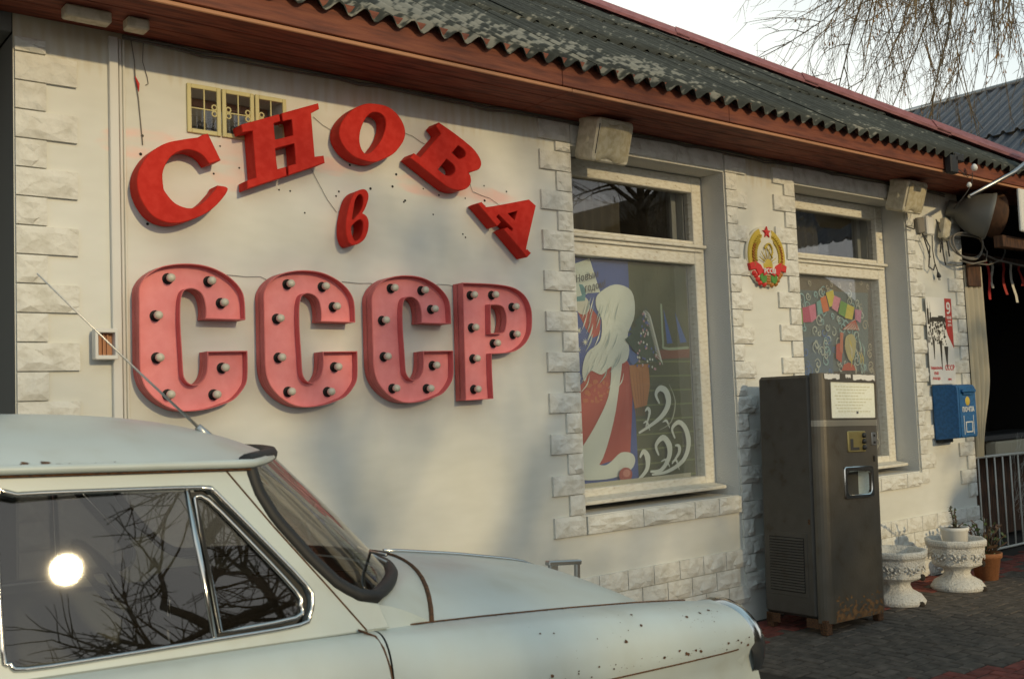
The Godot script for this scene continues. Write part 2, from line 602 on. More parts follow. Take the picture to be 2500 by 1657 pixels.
# ---------------------------------------------------------------- scene
func _ready() -> void:
	rng.seed = 20
	var cam := Camera3D.new()
	cam.name = "camera"
	add_child(cam)
	cam.transform = Transform3D(Basis(Vector3(0.78034, -0.03889, 0.62414), Vector3(-0.00988, 0.99717, 0.07448), Vector3(-0.62527, -0.06429, 0.77775)), Vector3(0, 1.8, 5.36))
	cam.fov = 36.66
	cam.near = 0.05
	cam.far = 600.0
	cam.current = true
	var lens := CameraAttributesPhysical.new()
	lens.frustum_focal_length = 36.21
	lens.exposure_aperture = 6.3
	lens.frustum_focus_distance = 6.0
	lens.frustum_near = 0.05
	lens.frustum_far = 600.0
	cam.attributes = lens
	var env := Environment.new()
	env.background_mode = Environment.BG_SKY
	env.tonemap_mode = Environment.TONE_MAPPER_LINEAR
	env.tonemap_exposure = 1.0
	env.sdfgi_enabled = true
	env.ssao_enabled = true
	env.ssil_enabled = true
	var az := deg_to_rad(4.0)
	var el := deg_to_rad(16.5)
	var to_sun := Vector3(sin(az) * cos(el), sin(el), cos(az) * cos(el))
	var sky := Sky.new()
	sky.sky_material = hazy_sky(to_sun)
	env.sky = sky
	var we := WorldEnvironment.new()
	we.name = "world"
	we.environment = env
	add_child(we)
	var sun := DirectionalLight3D.new()
	sun.name = "sun"
	sun.light_color = Color(1.0, 0.90, 0.70)
	sun.light_energy = 0.60
	sun.light_angular_distance = 1.4
	sun.shadow_enabled = true
	add_child(sun)
	sun.look_at_from_position(to_sun * 30.0, Vector3.ZERO)

	materials()
	ground()
	house()
	porch()
	neighbours()
	letters()
	emblem()
	eave_things()
	drinks_machine()
	urns()
	mail_and_poster()
	corner_things()
	left_pipes()
	car()
	trees()

# thin winter haze: pale towards the horizon, bluest a quarter turn from the sun, a warm aureole round it
func hazy_sky(to_sun: Vector3) -> PanoramaSkyMaterial:
	var w := 512
	var h := 256
	var im := Image.create(w, h, false, Image.FORMAT_RGBF)
	for j in h:
		var up := PI * (0.5 - (j + 0.5) / h)
		for i in w:
			var a := TAU * (i + 0.5) / w - PI
			var d := Vector3(sin(a) * cos(up), sin(up), -cos(a) * cos(up))
			var c := d.dot(to_sun)
			var th := rad_to_deg(acos(clampf(c, -1.0, 1.0)))
			var eld := maxf(rad_to_deg(up), 0.0)
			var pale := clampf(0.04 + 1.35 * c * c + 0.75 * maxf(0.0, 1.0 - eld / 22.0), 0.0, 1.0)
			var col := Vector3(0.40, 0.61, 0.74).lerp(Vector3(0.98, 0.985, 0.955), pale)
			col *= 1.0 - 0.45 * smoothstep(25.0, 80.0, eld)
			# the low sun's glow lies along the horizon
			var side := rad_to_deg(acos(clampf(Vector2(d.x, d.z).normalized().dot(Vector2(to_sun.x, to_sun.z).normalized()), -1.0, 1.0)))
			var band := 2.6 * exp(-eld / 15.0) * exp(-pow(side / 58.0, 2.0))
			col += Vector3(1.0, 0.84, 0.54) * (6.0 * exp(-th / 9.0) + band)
			im.set_pixel(i, j, Color(col.x, col.y, col.z))
	var m := PanoramaSkyMaterial.new()
	m.panorama = ImageTexture.create_from_image(im)
	return m

# ---------------------------------------------------------------- ground
func ground() -> void:
	var s := S()
	grid(s, func(u, v):
		var x: float = signf(u - 0.5) * pow(absf(u - 0.5) * 2.0, 2.2) * 200.0 + 3.0
		var z: float = signf(v - 0.5) * pow(absf(v - 0.5) * 2.0, 2.2) * 200.0 + 2.0
		return Vector3(x, ground_height(x) - 0.015, z), 120, 60, true)
	structure(obj("ground", s, M.grey_slab))
	# block paving in herringbone, red blocks by the wall and beyond the grey band
	var pave := Node3D.new()
	pave.name = numbered("pavement")
	add_child(pave, true)
	structure(pave)
	var bed := S()
	bed.set_smooth_group(-1)
	quad(bed, Vector3(5.35, -0.008, 2.6), Vector3(12.6, -0.008, 2.6), Vector3(12.6, -0.008, -0.3), Vector3(5.35, -0.008, -0.3))
	obj("sand_bed", bed, M.soil, pave)
	var greys := []
	for k in 4:
		var m: StandardMaterial3D = tri_map(mat(Color.WHITE, 0.9), Vector3(1.6, 1.6, 1.6))
		var f: float = [1.0, 0.85, 1.15, 0.95][k]
		m.albedo_texture = tint_tex(91 + k, 0.04, [[0.3, lin(0.070 * f, 0.055 * f, 0.042 * f)], [0.7, lin(0.115 * f, 0.092 * f, 0.072 * f)]], 4, 128)
		with_bump(m, M.speck, 0.15)
		greys.append(m)
	var reds := []
	for k in 2:
		var m: StandardMaterial3D = tri_map(mat(Color.WHITE, 0.9), Vector3(1.6, 1.6, 1.6))
		var f: float = [1.0, 0.8][k]
		m.albedo_texture = tint_tex(97 + k, 0.04, [[0.3, lin(0.15 * f, 0.036 * f, 0.024 * f)], [0.7, lin(0.24 * f, 0.058 * f, 0.040 * f)]], 4, 128)
		with_bump(m, M.speck, 0.15)
		reds.append(m)
	var shapes := []
	for v in 3:
		for turned in 2:
			var st := S()
			var sz := Vector3(0.190, 0.06, 0.090) if turned == 0 else Vector3(0.090, 0.06, 0.190)
			box(st, Vector3.ZERO, sz, 0.007, Basis.from_euler(Vector3(rng.randf_range(-0.012, 0.012), 0, rng.randf_range(-0.012, 0.012))))
			st.generate_normals()
			shapes.append(st.commit())
	var list := []
	var cam := Vector3(0, 1.8, 5.36)
	for i in range(0, 66):
		for j in range(-26, 3):
			var d := posmod(i - j, 4)
			var x := 5.5 + i * 0.1
			var z := 0.0 - j * 0.1
			if d == 0:
				list.append([Vector3(x + 0.1, 0, z), 0])
			elif d == 3:
				list.append([Vector3(x + 0.05, 0, z - 0.05), 1])
	var vis := []
	for q in list:
		var p: Vector3 = q[0]
		if p.z > 2.45 or p.z < 0.02 or p.x > 11.8:
			continue
		vis.append([p.distance_to(cam) + (0.0 if p.z > 1.0 + (p.x - 5.5) * -0.35 and p.z < 2.3 + (p.x - 6.4) * 0.15 or p.z < 1.0 else 3.0), p, q[1]])
	vis.sort_custom(func(a, b): return a[0] < b[0])
	var rest := [S(), S()]
	for k in vis.size():
		var p: Vector3 = vis[k][1]
		var red := p.z < 0.5 or p.z > 1.86 + (p.x - 6.2) * 0.30
		if red and p.z < 0.5 and rng.randf() < 0.22:
			red = false
		var y := -0.03 + rng.randf_range(-0.003, 0.003)
		if k < 300:
			var m: Material = reds[rng.randi() % 2] if red else greys[rng.randi() % 4]
			put("paver", shapes[(rng.randi() % 3) * 2 + vis[k][2]], m, pave).position = p + Vector3(0, y, 0)
		else:
			var sz := Vector3(0.193, 0.06, 0.093) if vis[k][2] == 0 else Vector3(0.093, 0.06, 0.193)
			box(rest[1 if red else 0], p + Vector3(0, y, 0), sz, 0.005)
	obj("far_paver", rest[0], greys[0], pave).set_meta("kind", "stuff")
	obj("far_paver", rest[1], reds[0], pave).set_meta("kind", "stuff")

# ---------------------------------------------------------------- house
func stone_mesh(w: float, h: float, d: float, sd: int) -> ArrayMesh:
	# a rock-faced block: narrow flat margins and a broken face; origin at the lower left of the back
	var r := RandomNumberGenerator.new()
	r.seed = sd
	var s := S()
	s.set_smooth_group(-1)
	var nx := 5 if w > 0.2 else 4
	var ny := 4
	var P := []
	for j in ny + 1:
		var row := []
		for i in nx + 1:
			var u := float(i) / nx
			var v := float(j) / ny
			var edge := i == 0 or j == 0 or i == nx or j == ny
			var z := d * 0.72 if edge else d * r.randf_range(0.78, 1.25)
			if not edge and j == 1:
				z = d * r.randf_range(0.75, 1.5)
			var jx := 0.0 if edge else r.randf_range(-0.3, 0.3) / nx
			var jy := 0.0 if edge else r.randf_range(-0.25, 0.25) / ny
			row.append(Vector3((u + jx) * w, (v + jy) * h, z))
		P.append(row)
	for j in ny:
		for i in nx:
			if (i + j) % 2 == 0:
				quad(s, P[j][i], P[j][i + 1], P[j + 1][i + 1], P[j + 1][i])
			else:
				tri(s, P[j][i], P[j][i + 1], P[j + 1][i])
				tri(s, P[j][i + 1], P[j + 1][i + 1], P[j + 1][i])
	var z1 := d * 0.72
	quad_out(s, Vector3(0, 0, 0), Vector3(w, 0, 0), Vector3(w, 0, z1), Vector3(0, 0, z1), Vector3.DOWN)
	quad_out(s, Vector3(0, h, 0), Vector3(w, h, 0), Vector3(w, h, z1), Vector3(0, h, z1), Vector3.UP)
	quad_out(s, Vector3(0, 0, 0), Vector3(0, h, 0), Vector3(0, h, z1), Vector3(0, 0, z1), Vector3.LEFT)
	quad_out(s, Vector3(w, 0, 0), Vector3(w, h, 0), Vector3(w, h, z1), Vector3(w, 0, z1), Vector3.RIGHT)
	s.generate_normals()
	return s.commit()

var stone_cache := {}
func stone(n: String, parent: Node, x: float, y: float, w: float, h: float, d := 0.026) -> void:
	var g := 0.0035
	var key := "%d_%d_%d" % [roundi(w * 50), roundi(h * 100), roundi(d * 1000)]
	if not stone_cache.has(key):
		var a := []
		for k in 4:
			a.append(stone_mesh(roundi(w * 50) / 50.0 - g * 2, roundi(h * 100) / 100.0 - g * 2, d, 100 + k * 7 + key.hash() % 50))
		stone_cache[key] = a
	var o := put(n, stone_cache[key][rng.randi() % 4], M.stone, parent)
	o.position = Vector3(x + g, y + g, 0.001)
	o.scale = Vector3(w / (roundi(w * 50) / 50.0), h / (roundi(h * 100) / 100.0), 1)

func house() -> void:
	var h := thing("house", "long white plastered house with rough stone quoins and a grey corrugated roof", "house")
	# front wall with its openings
	var x0 := 1.22
	var x1 := 10.40
	var y0 := -0.2
	var y1 := 4.1
	var xs := [1.22, 2.12, 2.66, 4.9, 6.6, 7.545, 9.335, 10.40]
	var ys := [-0.2, 1.01, 3.375, 3.605, 3.645, 4.1]
	var s := S()
	s.set_smooth_group(-1)
	for i in xs.size() - 1:
		for j in ys.size() - 1:
			var hole := (i == 3 or i == 5) and (j == 1 or j == 2 or j == 3)
			hole = hole or (i == 1 and j == 2)
			if hole:
				continue
			var c := [Vector2(xs[i], ys[j]), Vector2(xs[i + 1], ys[j]), Vector2(xs[i + 1], ys[j + 1]), Vector2(xs[i], ys[j + 1])]
			for k in [0, 2, 1, 0, 3, 2]:
				s.set_uv(Vector2((c[k].x - x0) / (x1 - x0), (y1 - c[k].y) / (y1 - y0)))
				s.add_vertex(Vector3(c[k].x, c[k].y, 0))
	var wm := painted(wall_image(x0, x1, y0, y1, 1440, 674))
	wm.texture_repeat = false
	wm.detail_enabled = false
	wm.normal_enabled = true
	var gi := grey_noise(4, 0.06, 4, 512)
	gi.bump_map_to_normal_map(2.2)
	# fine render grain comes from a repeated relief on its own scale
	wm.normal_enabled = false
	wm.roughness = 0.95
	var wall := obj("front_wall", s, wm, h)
	var rs := S()
	rs.set_smooth_group(-1)
	for o in [[4.9, 6.6, 1.01, 3.645], [7.545, 9.335, 1.01, 3.645], [2.12, 2.66, 3.375, 3.605]]:
		var zb := -0.50
		quad(rs, Vector3(o[0], o[2], 0), Vector3(o[0], o[3], 0), Vector3(o[0], o[3], zb), Vector3(o[0], o[2], zb))
		quad(rs, Vector3(o[1], o[3], 0), Vector3(o[1], o[2], 0), Vector3(o[1], o[2], zb), Vector3(o[1], o[3], zb))
		quad(rs, Vector3(o[0], o[2], 0), Vector3(o[0], o[2], zb), Vector3(o[1], o[2], zb), Vector3(o[1], o[2], 0))
		quad(rs, Vector3(o[0], o[3], zb), Vector3(o[0], o[3], 0), Vector3(o[1], o[3], 0), Vector3(o[1], o[3], zb))
	quad(rs, Vector3(10.4, -0.2, 0), Vector3(10.4, -0.2, -3.4), Vector3(10.4, 4.1, -3.4), Vector3(10.4, 4.1, 0))
	obj("wall_reveal", rs, M.reveal, wall)
	# inner faces of the room
	var ins := S()
	ins.set_smooth_group(-1)
	for i in xs.size() - 1:
		for j in ys.size() - 1:
			var hole := ((i == 3 or i == 5) and (j == 1 or j == 2 or j == 3)) or (i == 1 and j == 2)
			if not hole:
				quad(ins, Vector3(xs[i + 1], ys[j], -0.5), Vector3(xs[i], ys[j], -0.5), Vector3(xs[i], ys[j + 1], -0.5), Vector3(xs[i + 1], ys[j + 1], -0.5))
	quad(ins, Vector3(1.3, -0.2, -3.3), Vector3(10.3, -0.2, -3.3), Vector3(10.3, 4.05, -3.3), Vector3(1.3, 4.05, -3.3))
	quad(ins, Vector3(1.3, 0.1, -0.5), Vector3(10.3, 0.1, -0.5), Vector3(10.3, 0.1, -3.3), Vector3(1.3, 0.1, -3.3))
	quad(ins, Vector3(1.3, 4.05, -0.5), Vector3(1.3, 4.05, -3.3), Vector3(10.3, 4.05, -3.3), Vector3(10.3, 4.05, -0.5))
	for x in [1.3, 10.3]:
		quad(ins, Vector3(x, -0.2, -0.5), Vector3(x, 4.05, -0.5), Vector3(x, 4.05, -3.3), Vector3(x, -0.2, -3.3))
	quad(ins, Vector3(7.05, -0.2, -0.5), Vector3(7.05, 4.05, -0.5), Vector3(7.05, 4.05, -3.3), Vector3(7.05, -0.2, -3.3))
	obj("room", ins, M.room, h)
	# recess left of the corner pier
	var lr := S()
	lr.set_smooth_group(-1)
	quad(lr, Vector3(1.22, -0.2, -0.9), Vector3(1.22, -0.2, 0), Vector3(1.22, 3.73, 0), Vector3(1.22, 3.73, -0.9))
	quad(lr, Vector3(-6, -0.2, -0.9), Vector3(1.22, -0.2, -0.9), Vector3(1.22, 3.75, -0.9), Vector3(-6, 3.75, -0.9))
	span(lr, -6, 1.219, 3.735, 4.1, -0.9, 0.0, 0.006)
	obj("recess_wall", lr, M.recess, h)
	# screw holes left by older letters
	var hs := S()
	for q in [[1.85, 3.3], [1.84, 3.2], [2.28, 3.3], [2.24, 3.14], [1.87, 2.83], [2.39, 3.19], [2.63, 3.09], [2.7, 3.09], [2.79, 2.97], [3, 3.09], [3.02, 3.12], [3.24, 3.16], [3.4, 3.19], [3.1, 3.29], [3.43, 3.27], [3.63, 3.2], [3.75, 3.17], [3.96, 3.17], [4.12, 3.27], [4.31, 3.25], [4.12, 3.17], [3.49, 3.11], [3.48, 3.1], [3.7, 3.04], [3.93, 2.93], [3.95, 2.91]]:
		var c := Vector3(q[0], q[1], 0)
		hs.set_smooth_group(-1)
		var rr := rng.randf_range(0.005, 0.009)
		for k in 7:
			tri(hs, c + Vector3(0, 0, 0.0015), c + Vector3(cos(TAU * k / 7) * rr, sin(TAU * k / 7) * rr, 0.0015), c + Vector3(cos(TAU * (k + 1) / 7) * rr, sin(TAU * (k + 1) / 7) * rr, 0.0015))
	obj("screw_hole", hs, M.dark, wall)
	# quoins: left pier, both sides of the two windows, right corner
	for k in 14:
		var yb := 3.495 - 0.288 * k
		if yb < 0.0:
			break
		stone("quoin", wall, 1.222, yb, 0.298, 0.144)
		stone("quoin", wall, 1.222, yb - 0.144, 0.150, 0.144)
	stone("quoin", wall, 1.222, 3.64, 0.150, 0.075)
	for k in 19:
		var yq := 0.878 + 0.1425 * k
		var wide := k % 2 == 0
		stone("quoin", wall, 4.606 if wide else 4.755, yq, 0.294 if wide else 0.145, 0.1425)
	stone("quoin", wall, 4.755, 3.586, 0.145, 0.072)
	stone("quoin", wall, 4.606, 3.66, 0.294, 0.14)
	for k in 25:
		var yq := 3.645 - 0.1415 * (k + 1) + 0.1415
		var wide := k % 2 == 0
		if yq < 0.03:
			break
		stone("quoin", wall, 6.605, yq, 0.275 if wide else 0.145, 0.1415)
	for k in 24:
		var yq := 3.525 - 0.1405 * k
		var wide := k % 2 == 1
		if yq < 0.6:
			break
		stone("quoin", wall, 7.238 if wide else 7.39, yq, 0.303 if wide else 0.15, 0.1405)
	stone("quoin", wall, 7.238, 3.62, 0.303, 0.14)
	for k in 21:
		var yq := 3.56 - 0.1405 * k
		var wide := k % 2 == 0
		if yq < 0.84:
			break
		stone("quoin", wall, 9.339, yq, 0.28 if wide else 0.145, 0.1405)
	for k in 25:
		var yq := 3.50 - 0.1408 * k
		var wide := k % 2 == 1
		if yq < 0.6:
			break
		stone("quoin", wall, 10.095 if wide else 10.24, yq, 0.303 if wide else 0.158, 0.1408)
	# course under the sills, lintel course, plinth
	for q in [[4.905, 0.56], [5.465, 0.565], [6.03, 0.285], [6.315, 0.285]]:
		stone("sill_stone", wall, q[0], 0.876, q[1], 0.132, 0.034)
	for q in [[7.56, 0.5], [8.06, 0.55], [8.61, 0.45], [9.06, 0.275]]:
		stone("sill_stone", wall, q[0], 0.872, q[1], 0.132, 0.034)
	for q in [[4.905, 0.57], [5.475, 0.57], [6.045, 0.555], [7.55, 0.6], [8.15, 0.6], [8.75, 0.58]]:
		stone("lintel_stone", wall, q[0], 3.66, q[1], 0.14, 0.014)
	for r in 4:
		var x := 4.30 + (0.14 if r % 2 == 0 else 0.0)
		while x < 10.25:
			var w: float = [0.285, 0.28, 0.29, 0.27][rng.randi() % 4]
			if x > 6.45 and x < 6.9:
				x = 6.9 if r % 2 == 1 else 7.04
				continue
			stone("plinth_stone", wall, x, 0.442 - 0.1425 * r, w, 0.1425, 0.022)
			x += w
	window(h, 4.9, 6.6, 1, s)
	window(h, 7.545, 9.335, 2, s)
	vent(h)
	eaves(h)
	roof(h)

func window(h: Node3D, xl: float, xr: float, which: int, _s: SurfaceTool) -> void:
	var w := Node3D.new()
	w.name = "window" if which == 1 else "window_001"
	h.add_child(w, true)
	var zf := -0.235
	var zg := -0.285
	var f := S()
	span(f, xl + 0.002, xl + 0.10, 1.10, 3.64, -0.33, zf, 0.006)
	span(f, xr - 0.125, xr - 0.002, 1.10, 3.64, -0.33, zf, 0.006)
	span(f, xl + 0.1, xr - 0.125, 3.505, 3.64, -0.33, zf - 0.003, 0.006)
	span(f, xl + 0.1, xr - 0.125, 1.10, 1.165, -0.33, zf - 0.003, 0.006)
	obj("frame", f, M.frame, w)
	var t := S()
	span(t, xl + 0.1, xr - 0.125, 2.905, 3.075, -0.33, zf - 0.003, 0.006)
	span(t, xl + 0.03, xr - 0.02, 3.035, 3.062, zf - 0.002, zf + 0.045, 0.006)
	span(t, xl + 0.03, xr - 0.04, 3.005, 3.034, zf - 0.002, zf + 0.020, 0.004)
	span(t, xl + 0.1, xr - 0.125, 3.076, 3.100, -0.30, zf - 0.012, 0.004)
	obj("transom", t, M.frame, w)
	var sl := S()
	box(sl, Vector3((xl + xr) * 0.5 - 0.02, 1.088, -0.17), Vector3(xr - xl - 0.06, 0.028, 0.17), 0.006, Basis(Vector3.RIGHT, 0.12))
	obj("sill", sl, M.frame, w)
	for q in [[3.10, 3.505], [1.165, 2.905]]:
		var g := S()
		span(g, xl + 0.1, xr - 0.125, q[0], q[1], zg - 0.003, zg, 0.0)
		if q[0] > 3.0:
			var g2 := S()
			span(g2, xl + 0.14, xr - 0.2, q[0] - 0.06, q[1] + 0.05, -0.432, -0.428, 0.0)
			obj("inner_pane", g2, M.house_pane, w)
		obj("pane", g, M.house_pane if q[0] > 3.0 else M.pane, w)
	# inner frame and lining seen through the glass
	var c := S()
	for x in [xl + 0.08, xr - 0.115]:
		span(c, x - 0.02, x + 0.02, 1.05, 3.6, -0.50, -0.335, 0.003)
	for x in [xl + 0.10, xr - 0.20]:
		span(c, x, x + 0.055, 1.05, 3.6, -0.46, -0.40, 0.003)
	span(c, xl + 0.1, xr - 0.2, 2.93, 3.02, -0.46, -0.40, 0.003)
	obj("casing", c, M.casing, w)
	# pleated net curtain high in the window
	var cu := S()
	var cx1 := xl + (0.98 if which == 1 else 1.05)
	grid(cu, func(u, v):
		var x: float = lerpf(xl + 0.1, cx1 + v * 0.1, u)
		return Vector3(x, 3.6 - v * (0.62 if which == 1 else 0.75), -0.53 + 0.022 * sin(x * 62.0 + v) + 0.012 * sin(x * 23.0)), 120, 6)
	obj("curtain", cu, M.curtain, w)
	if which == 1:
		picture_one(w)
	else:
		picture_two(w)

# paint on the inside of the glass, one flat layer over another
var layer_z := 0.0
func paint(s: SurfaceTool, p: PackedVector2Array, c: Color) -> void:
	s.set_color(c)
	layer_z += 0.00016
	cap(s, p, layer_z, true)

func picture_one(w: Node3D) -> void:
	var s := S()
	layer_z = -0.330
	var WHT := Color(0.50, 0.56, 0.50)
	var RED := Color(0.30, 0.030, 0.014)
	paint(s, rect(5.002, 1.17, 6.46, 2.90), Color(0.045, 0.062, 0.018))
	for k in 11:
		paint(s, rect(5.75, 2.10 - k * 0.115, 6.46, 2.112 - k * 0.115), Color(0.11, 0.15, 0.05))
	paint(s, pts([5.0, 2.9, 5.78, 2.9, 5.79, 1.17, 5.0, 1.17]), Color(0.022, 0.060, 0.24))
	paint(s, pts([6.164,2.539,6.254,2.258,6.189,2.251]), Color(0.02, 0.08, 0.28))
	paint(s, pts([6.3,2.511,6.427,2.268,6.347,2.258]), Color(0.02, 0.08, 0.28))
	paint(s, pts([6.041,2.198,6.457,2.212,6.451,2.138,6.027,2.124]), Color(0.14, 0.04, 0.012))
	layer_z += 0.0002
	s.set_color(Color(0.22, 0.30, 0.20))
	ribbon(s, pts([6.448,2.221,6.168,2.213,6.142,2.275,6.14,2.576]), 0.022, layer_z, 0.0)
	paint(s, pts([5.156,2.835,5.366,2.9,5.464,2.643,5.334,2.632,5.163,2.556]), Color(0.50, 0.57, 0.50))
	paint(s, pts([5.222,2.482,5.367,2.515,5.454,2.429,5.435,2.316,5.361,2.289,5.294,2.361]), RED)
	paint(s, ellipse(Vector2([5.623,1.236][0] - 0.351, 2.536), Vector2(0.075, 0.07)), Color(0.48, 0.50, 0.42))
	paint(s, pts([5.242,2.699,5.282,2.695,5.316,2.655,5.298,2.572,5.203,2.563,5.181,2.591,5.269,2.612]), Color(0.08, 0.24, 0.26))
	paint(s, smooth(pts([5.314,2.046,5.714,2.127,5.771,1.957,5.708,1.384,5.366,1.324,5.101,1.341,5.128,1.818,5.246,1.959]), [0, 1, 3, 4, 5]), RED)
	for k in 26:
		# lighter dabs in the red cloth
		var p := Vector2(rng.randf_range(5.24, 5.50), rng.randf_range(1.78, 2.02))
		paint(s, ellipse(p, Vector2(rng.randf_range(0.01, 0.03), rng.randf_range(0.008, 0.02)), 8), Color(0.36, rng.randf_range(0.06, 0.11), 0.02))
	paint(s, pts([5.737,2.078,5.954,2.089,5.96,1.918,5.914,1.76,5.774,1.74]), Color(0.33, 0.13, 0.025))
	for k in 5:
		layer_z += 0.0002
		s.set_color(Color(0.24, 0.085, 0.014))
		ribbon(s, PackedVector2Array([Vector2(5.74 + k * 0.035, 2.03), Vector2(5.76 + k * 0.03, 1.85), Vector2(5.79 + k * 0.022, 1.68)]), 0.008, layer_z)
	paint(s, pts([5.733,2.211,5.837,2.163,5.842,2.114,5.779,2.078,5.739,2.114]), Color(0.05, 0.11, 0.30))
	paint(s, smooth(pts([5.544,2.079,5.658,2.091,5.627,1.959,5.532,1.63,5.362,1.324,5.164,1.371,5.135,1.396,5.336,1.615,5.496,1.843]), [0, 1]), WHT)
	paint(s, smooth(pts([5.105,1.421,5.359,1.33,5.464,1.329,5.6,1.405,5.725,1.389,5.75,1.322,5.674,1.256,5.44,1.214,5.096,1.251]), [0]), WHT)
	# a swirl of blown snow
	paint(s, smooth(pts([5.43,2.624,5.617,2.71,5.801,2.663,5.823,2.48,5.735,2.32,5.744,2.199,5.71,2.115,5.61,2.079,5.526,2.065,5.433,2.009,5.314,2.04,5.254,1.959,5.235,2.046,5.29,2.174,5.433,2.269,5.459,2.435,5.408,2.528]), []), WHT)
	for k in 46:
		layer_z += 0.00015
		var t := rng.randf()
		var bx := lerpf(5.30, 5.68, rng.randf())
		var by := lerpf(2.0, 2.62, t)
		s.set_color(Color(0.30, 0.38, 0.36) if k % 2 == 0 else Color(0.58, 0.63, 0.56))
		ribbon(s, PackedVector2Array([Vector2(bx, by), Vector2(bx - 0.03, by - 0.07), Vector2(bx - 0.10 + 0.05 * t, by - 0.13)]), 0.011, layer_z, 0.9)
	paint(s, pts([5.953,2.539,6.03,2.423,5.985,2.41,6.066,2.302,6.002,2.28,6.063,2.173,6.009,2.165,6.058,2.099,5.903,2.114,5.771,2.211,5.694,2.281,5.788,2.333,5.728,2.338,5.834,2.388,5.81,2.419]), Color(0.02, 0.055, 0.028))
	for k in 60:
		var v := rng.randf()
		var half := 0.02 + 0.13 * v
		var p := Vector2(5.93 + (v - 0.5) * 0.02 + rng.randf_range(-half, half), 2.50 - 0.46 * v)
		paint(s, ellipse(p, Vector2(0.009, 0.011), 7), [Color(0.48, 0.54, 0.48), Color(0.40, 0.24, 0.26), Color(0.06, 0.10, 0.30)][k % 3])
	for k in 16:
		layer_z += 0.00015
		var v2 := 0.1 + 0.9 * (k / 16.0)
		var p0 := Vector2(5.955 + 0.13 * v2, 2.53 - 0.44 * v2)
		s.set_color(Color(0.52, 0.57, 0.50))
		ribbon(s, PackedVector2Array([p0 + Vector2(-0.045, 0.03), p0, p0 + Vector2(0.022, -0.035)]), 0.009, layer_z, 0.6)
	paint(s, ellipse(Vector2([5.623,1.236][0], [5.623,1.236][1]), Vector2(0.072, 0.055)), Color(0.26, 0.04, 0.03))
	paint(s, ellipse(Vector2([5.623,1.236][0] + 0.012, [5.623,1.236][1] + 0.01), Vector2(0.04, 0.03)), Color(0.40, 0.16, 0.12))
	s.set_color(WHT)
	for q in [[pts([5.787,1.547,5.975,1.624,6.086,1.693,6.143,1.778,6.12,1.865,6.05,1.891,6.001,1.843,6.038,1.769]), 0.065], [pts([5.896,1.24,6.019,1.244,6.115,1.335,6.126,1.433,6.058,1.498,5.974,1.441,6.001,1.361]), 0.062], [pts([5.911,1.215,6.089,1.227,6.277,1.3,6.356,1.42,6.336,1.547,6.255,1.613,6.171,1.566,6.198,1.485]), 0.056], [pts([5.736,1.174,5.853,1.255,5.872,1.35,5.83,1.401,5.786,1.356]), 0.06], [pts([6.147,1.284,6.235,1.365,6.239,1.421,6.194,1.429]), 0.04], [pts([5.867,1.592,5.918,1.699,5.898,1.736,5.867,1.713]), 0.034]]:
		layer_z += 0.0002
		ribbon(s, q[0], q[1], layer_z, 0.75)
	for q in [[6.02, 1.31, 0.10, -0.05], [6.15, 1.30, 0.08, -0.07], [5.84, 1.62, 0.07, -0.06], [6.06, 1.62, 0.08, -0.05]]:
		layer_z += 0.0002
		ribbon(s, PackedVector2Array([Vector2(q[0], q[1]), Vector2(q[0] + q[2] * 0.6, q[1] + 0.01), Vector2(q[0] + q[2], q[1] + q[3])]), 0.022, layer_z, 0.8)
	s.set_color(Color(0.30, 0.34, 0.26))
	layer_z += 0.0002
	ribbon(s, PackedVector2Array([Vector2(6.16, 1.92), Vector2(6.22, 1.78), Vector2(6.16, 1.62), Vector2(6.02, 1.56)]), 0.014, layer_z, 0.8)
	for k in 5:
		# four-pointed stars on the blue
		var p2: Vector2 = pts([5.198,2.342,5.256,2.255,5.182,2.197,5.177,1.989,5.343,2.786])[k]
		for a in 4:
			layer_z += 0.0002
			s.set_color(Color(0.52, 0.55, 0.42))
			var d := Vector2(cos(a * PI / 4), sin(a * PI / 4)) * 0.03
			ribbon(s, PackedVector2Array([p2 - d, p2, p2 + d]), 0.008, layer_z, 0.9)
	paint(s, rect(5.0, 1.165, 6.36, 1.20), Color(0.36, 0.36, 0.26))
	var m := mat(Color.WHITE, 0.6)
	m.vertex_color_use_as_albedo = true
	obj("painting", s, m, w, false)
	for q in [["Новым", 5.17, 2.755, 0.075], ["годом!", 5.25, 2.685, 0.075]]:
		var o := put("writing", words(q[0], q[3], 0.001), M.ink, w)
		o.transform = Transform3D(Basis(Vector3.BACK, 0.22) * Basis(Vector3(1, 0, 0), Vector3(0.25, 1, 0), Vector3(0, 0, 1)), Vector3(q[1] + 0.13, q[2], -0.2915))

func spiral(c: Vector2, r: float, turns: float, a0: float) -> PackedVector2Array:
	var p := PackedVector2Array()
	for k in 9:
		var f := k / 8.0
		var rr := r * (1.0 - 0.85 * f)
		p.append(c + Vector2(cos(a0 + f * turns * TAU), sin(a0 + f * turns * TAU)) * rr)
	return p

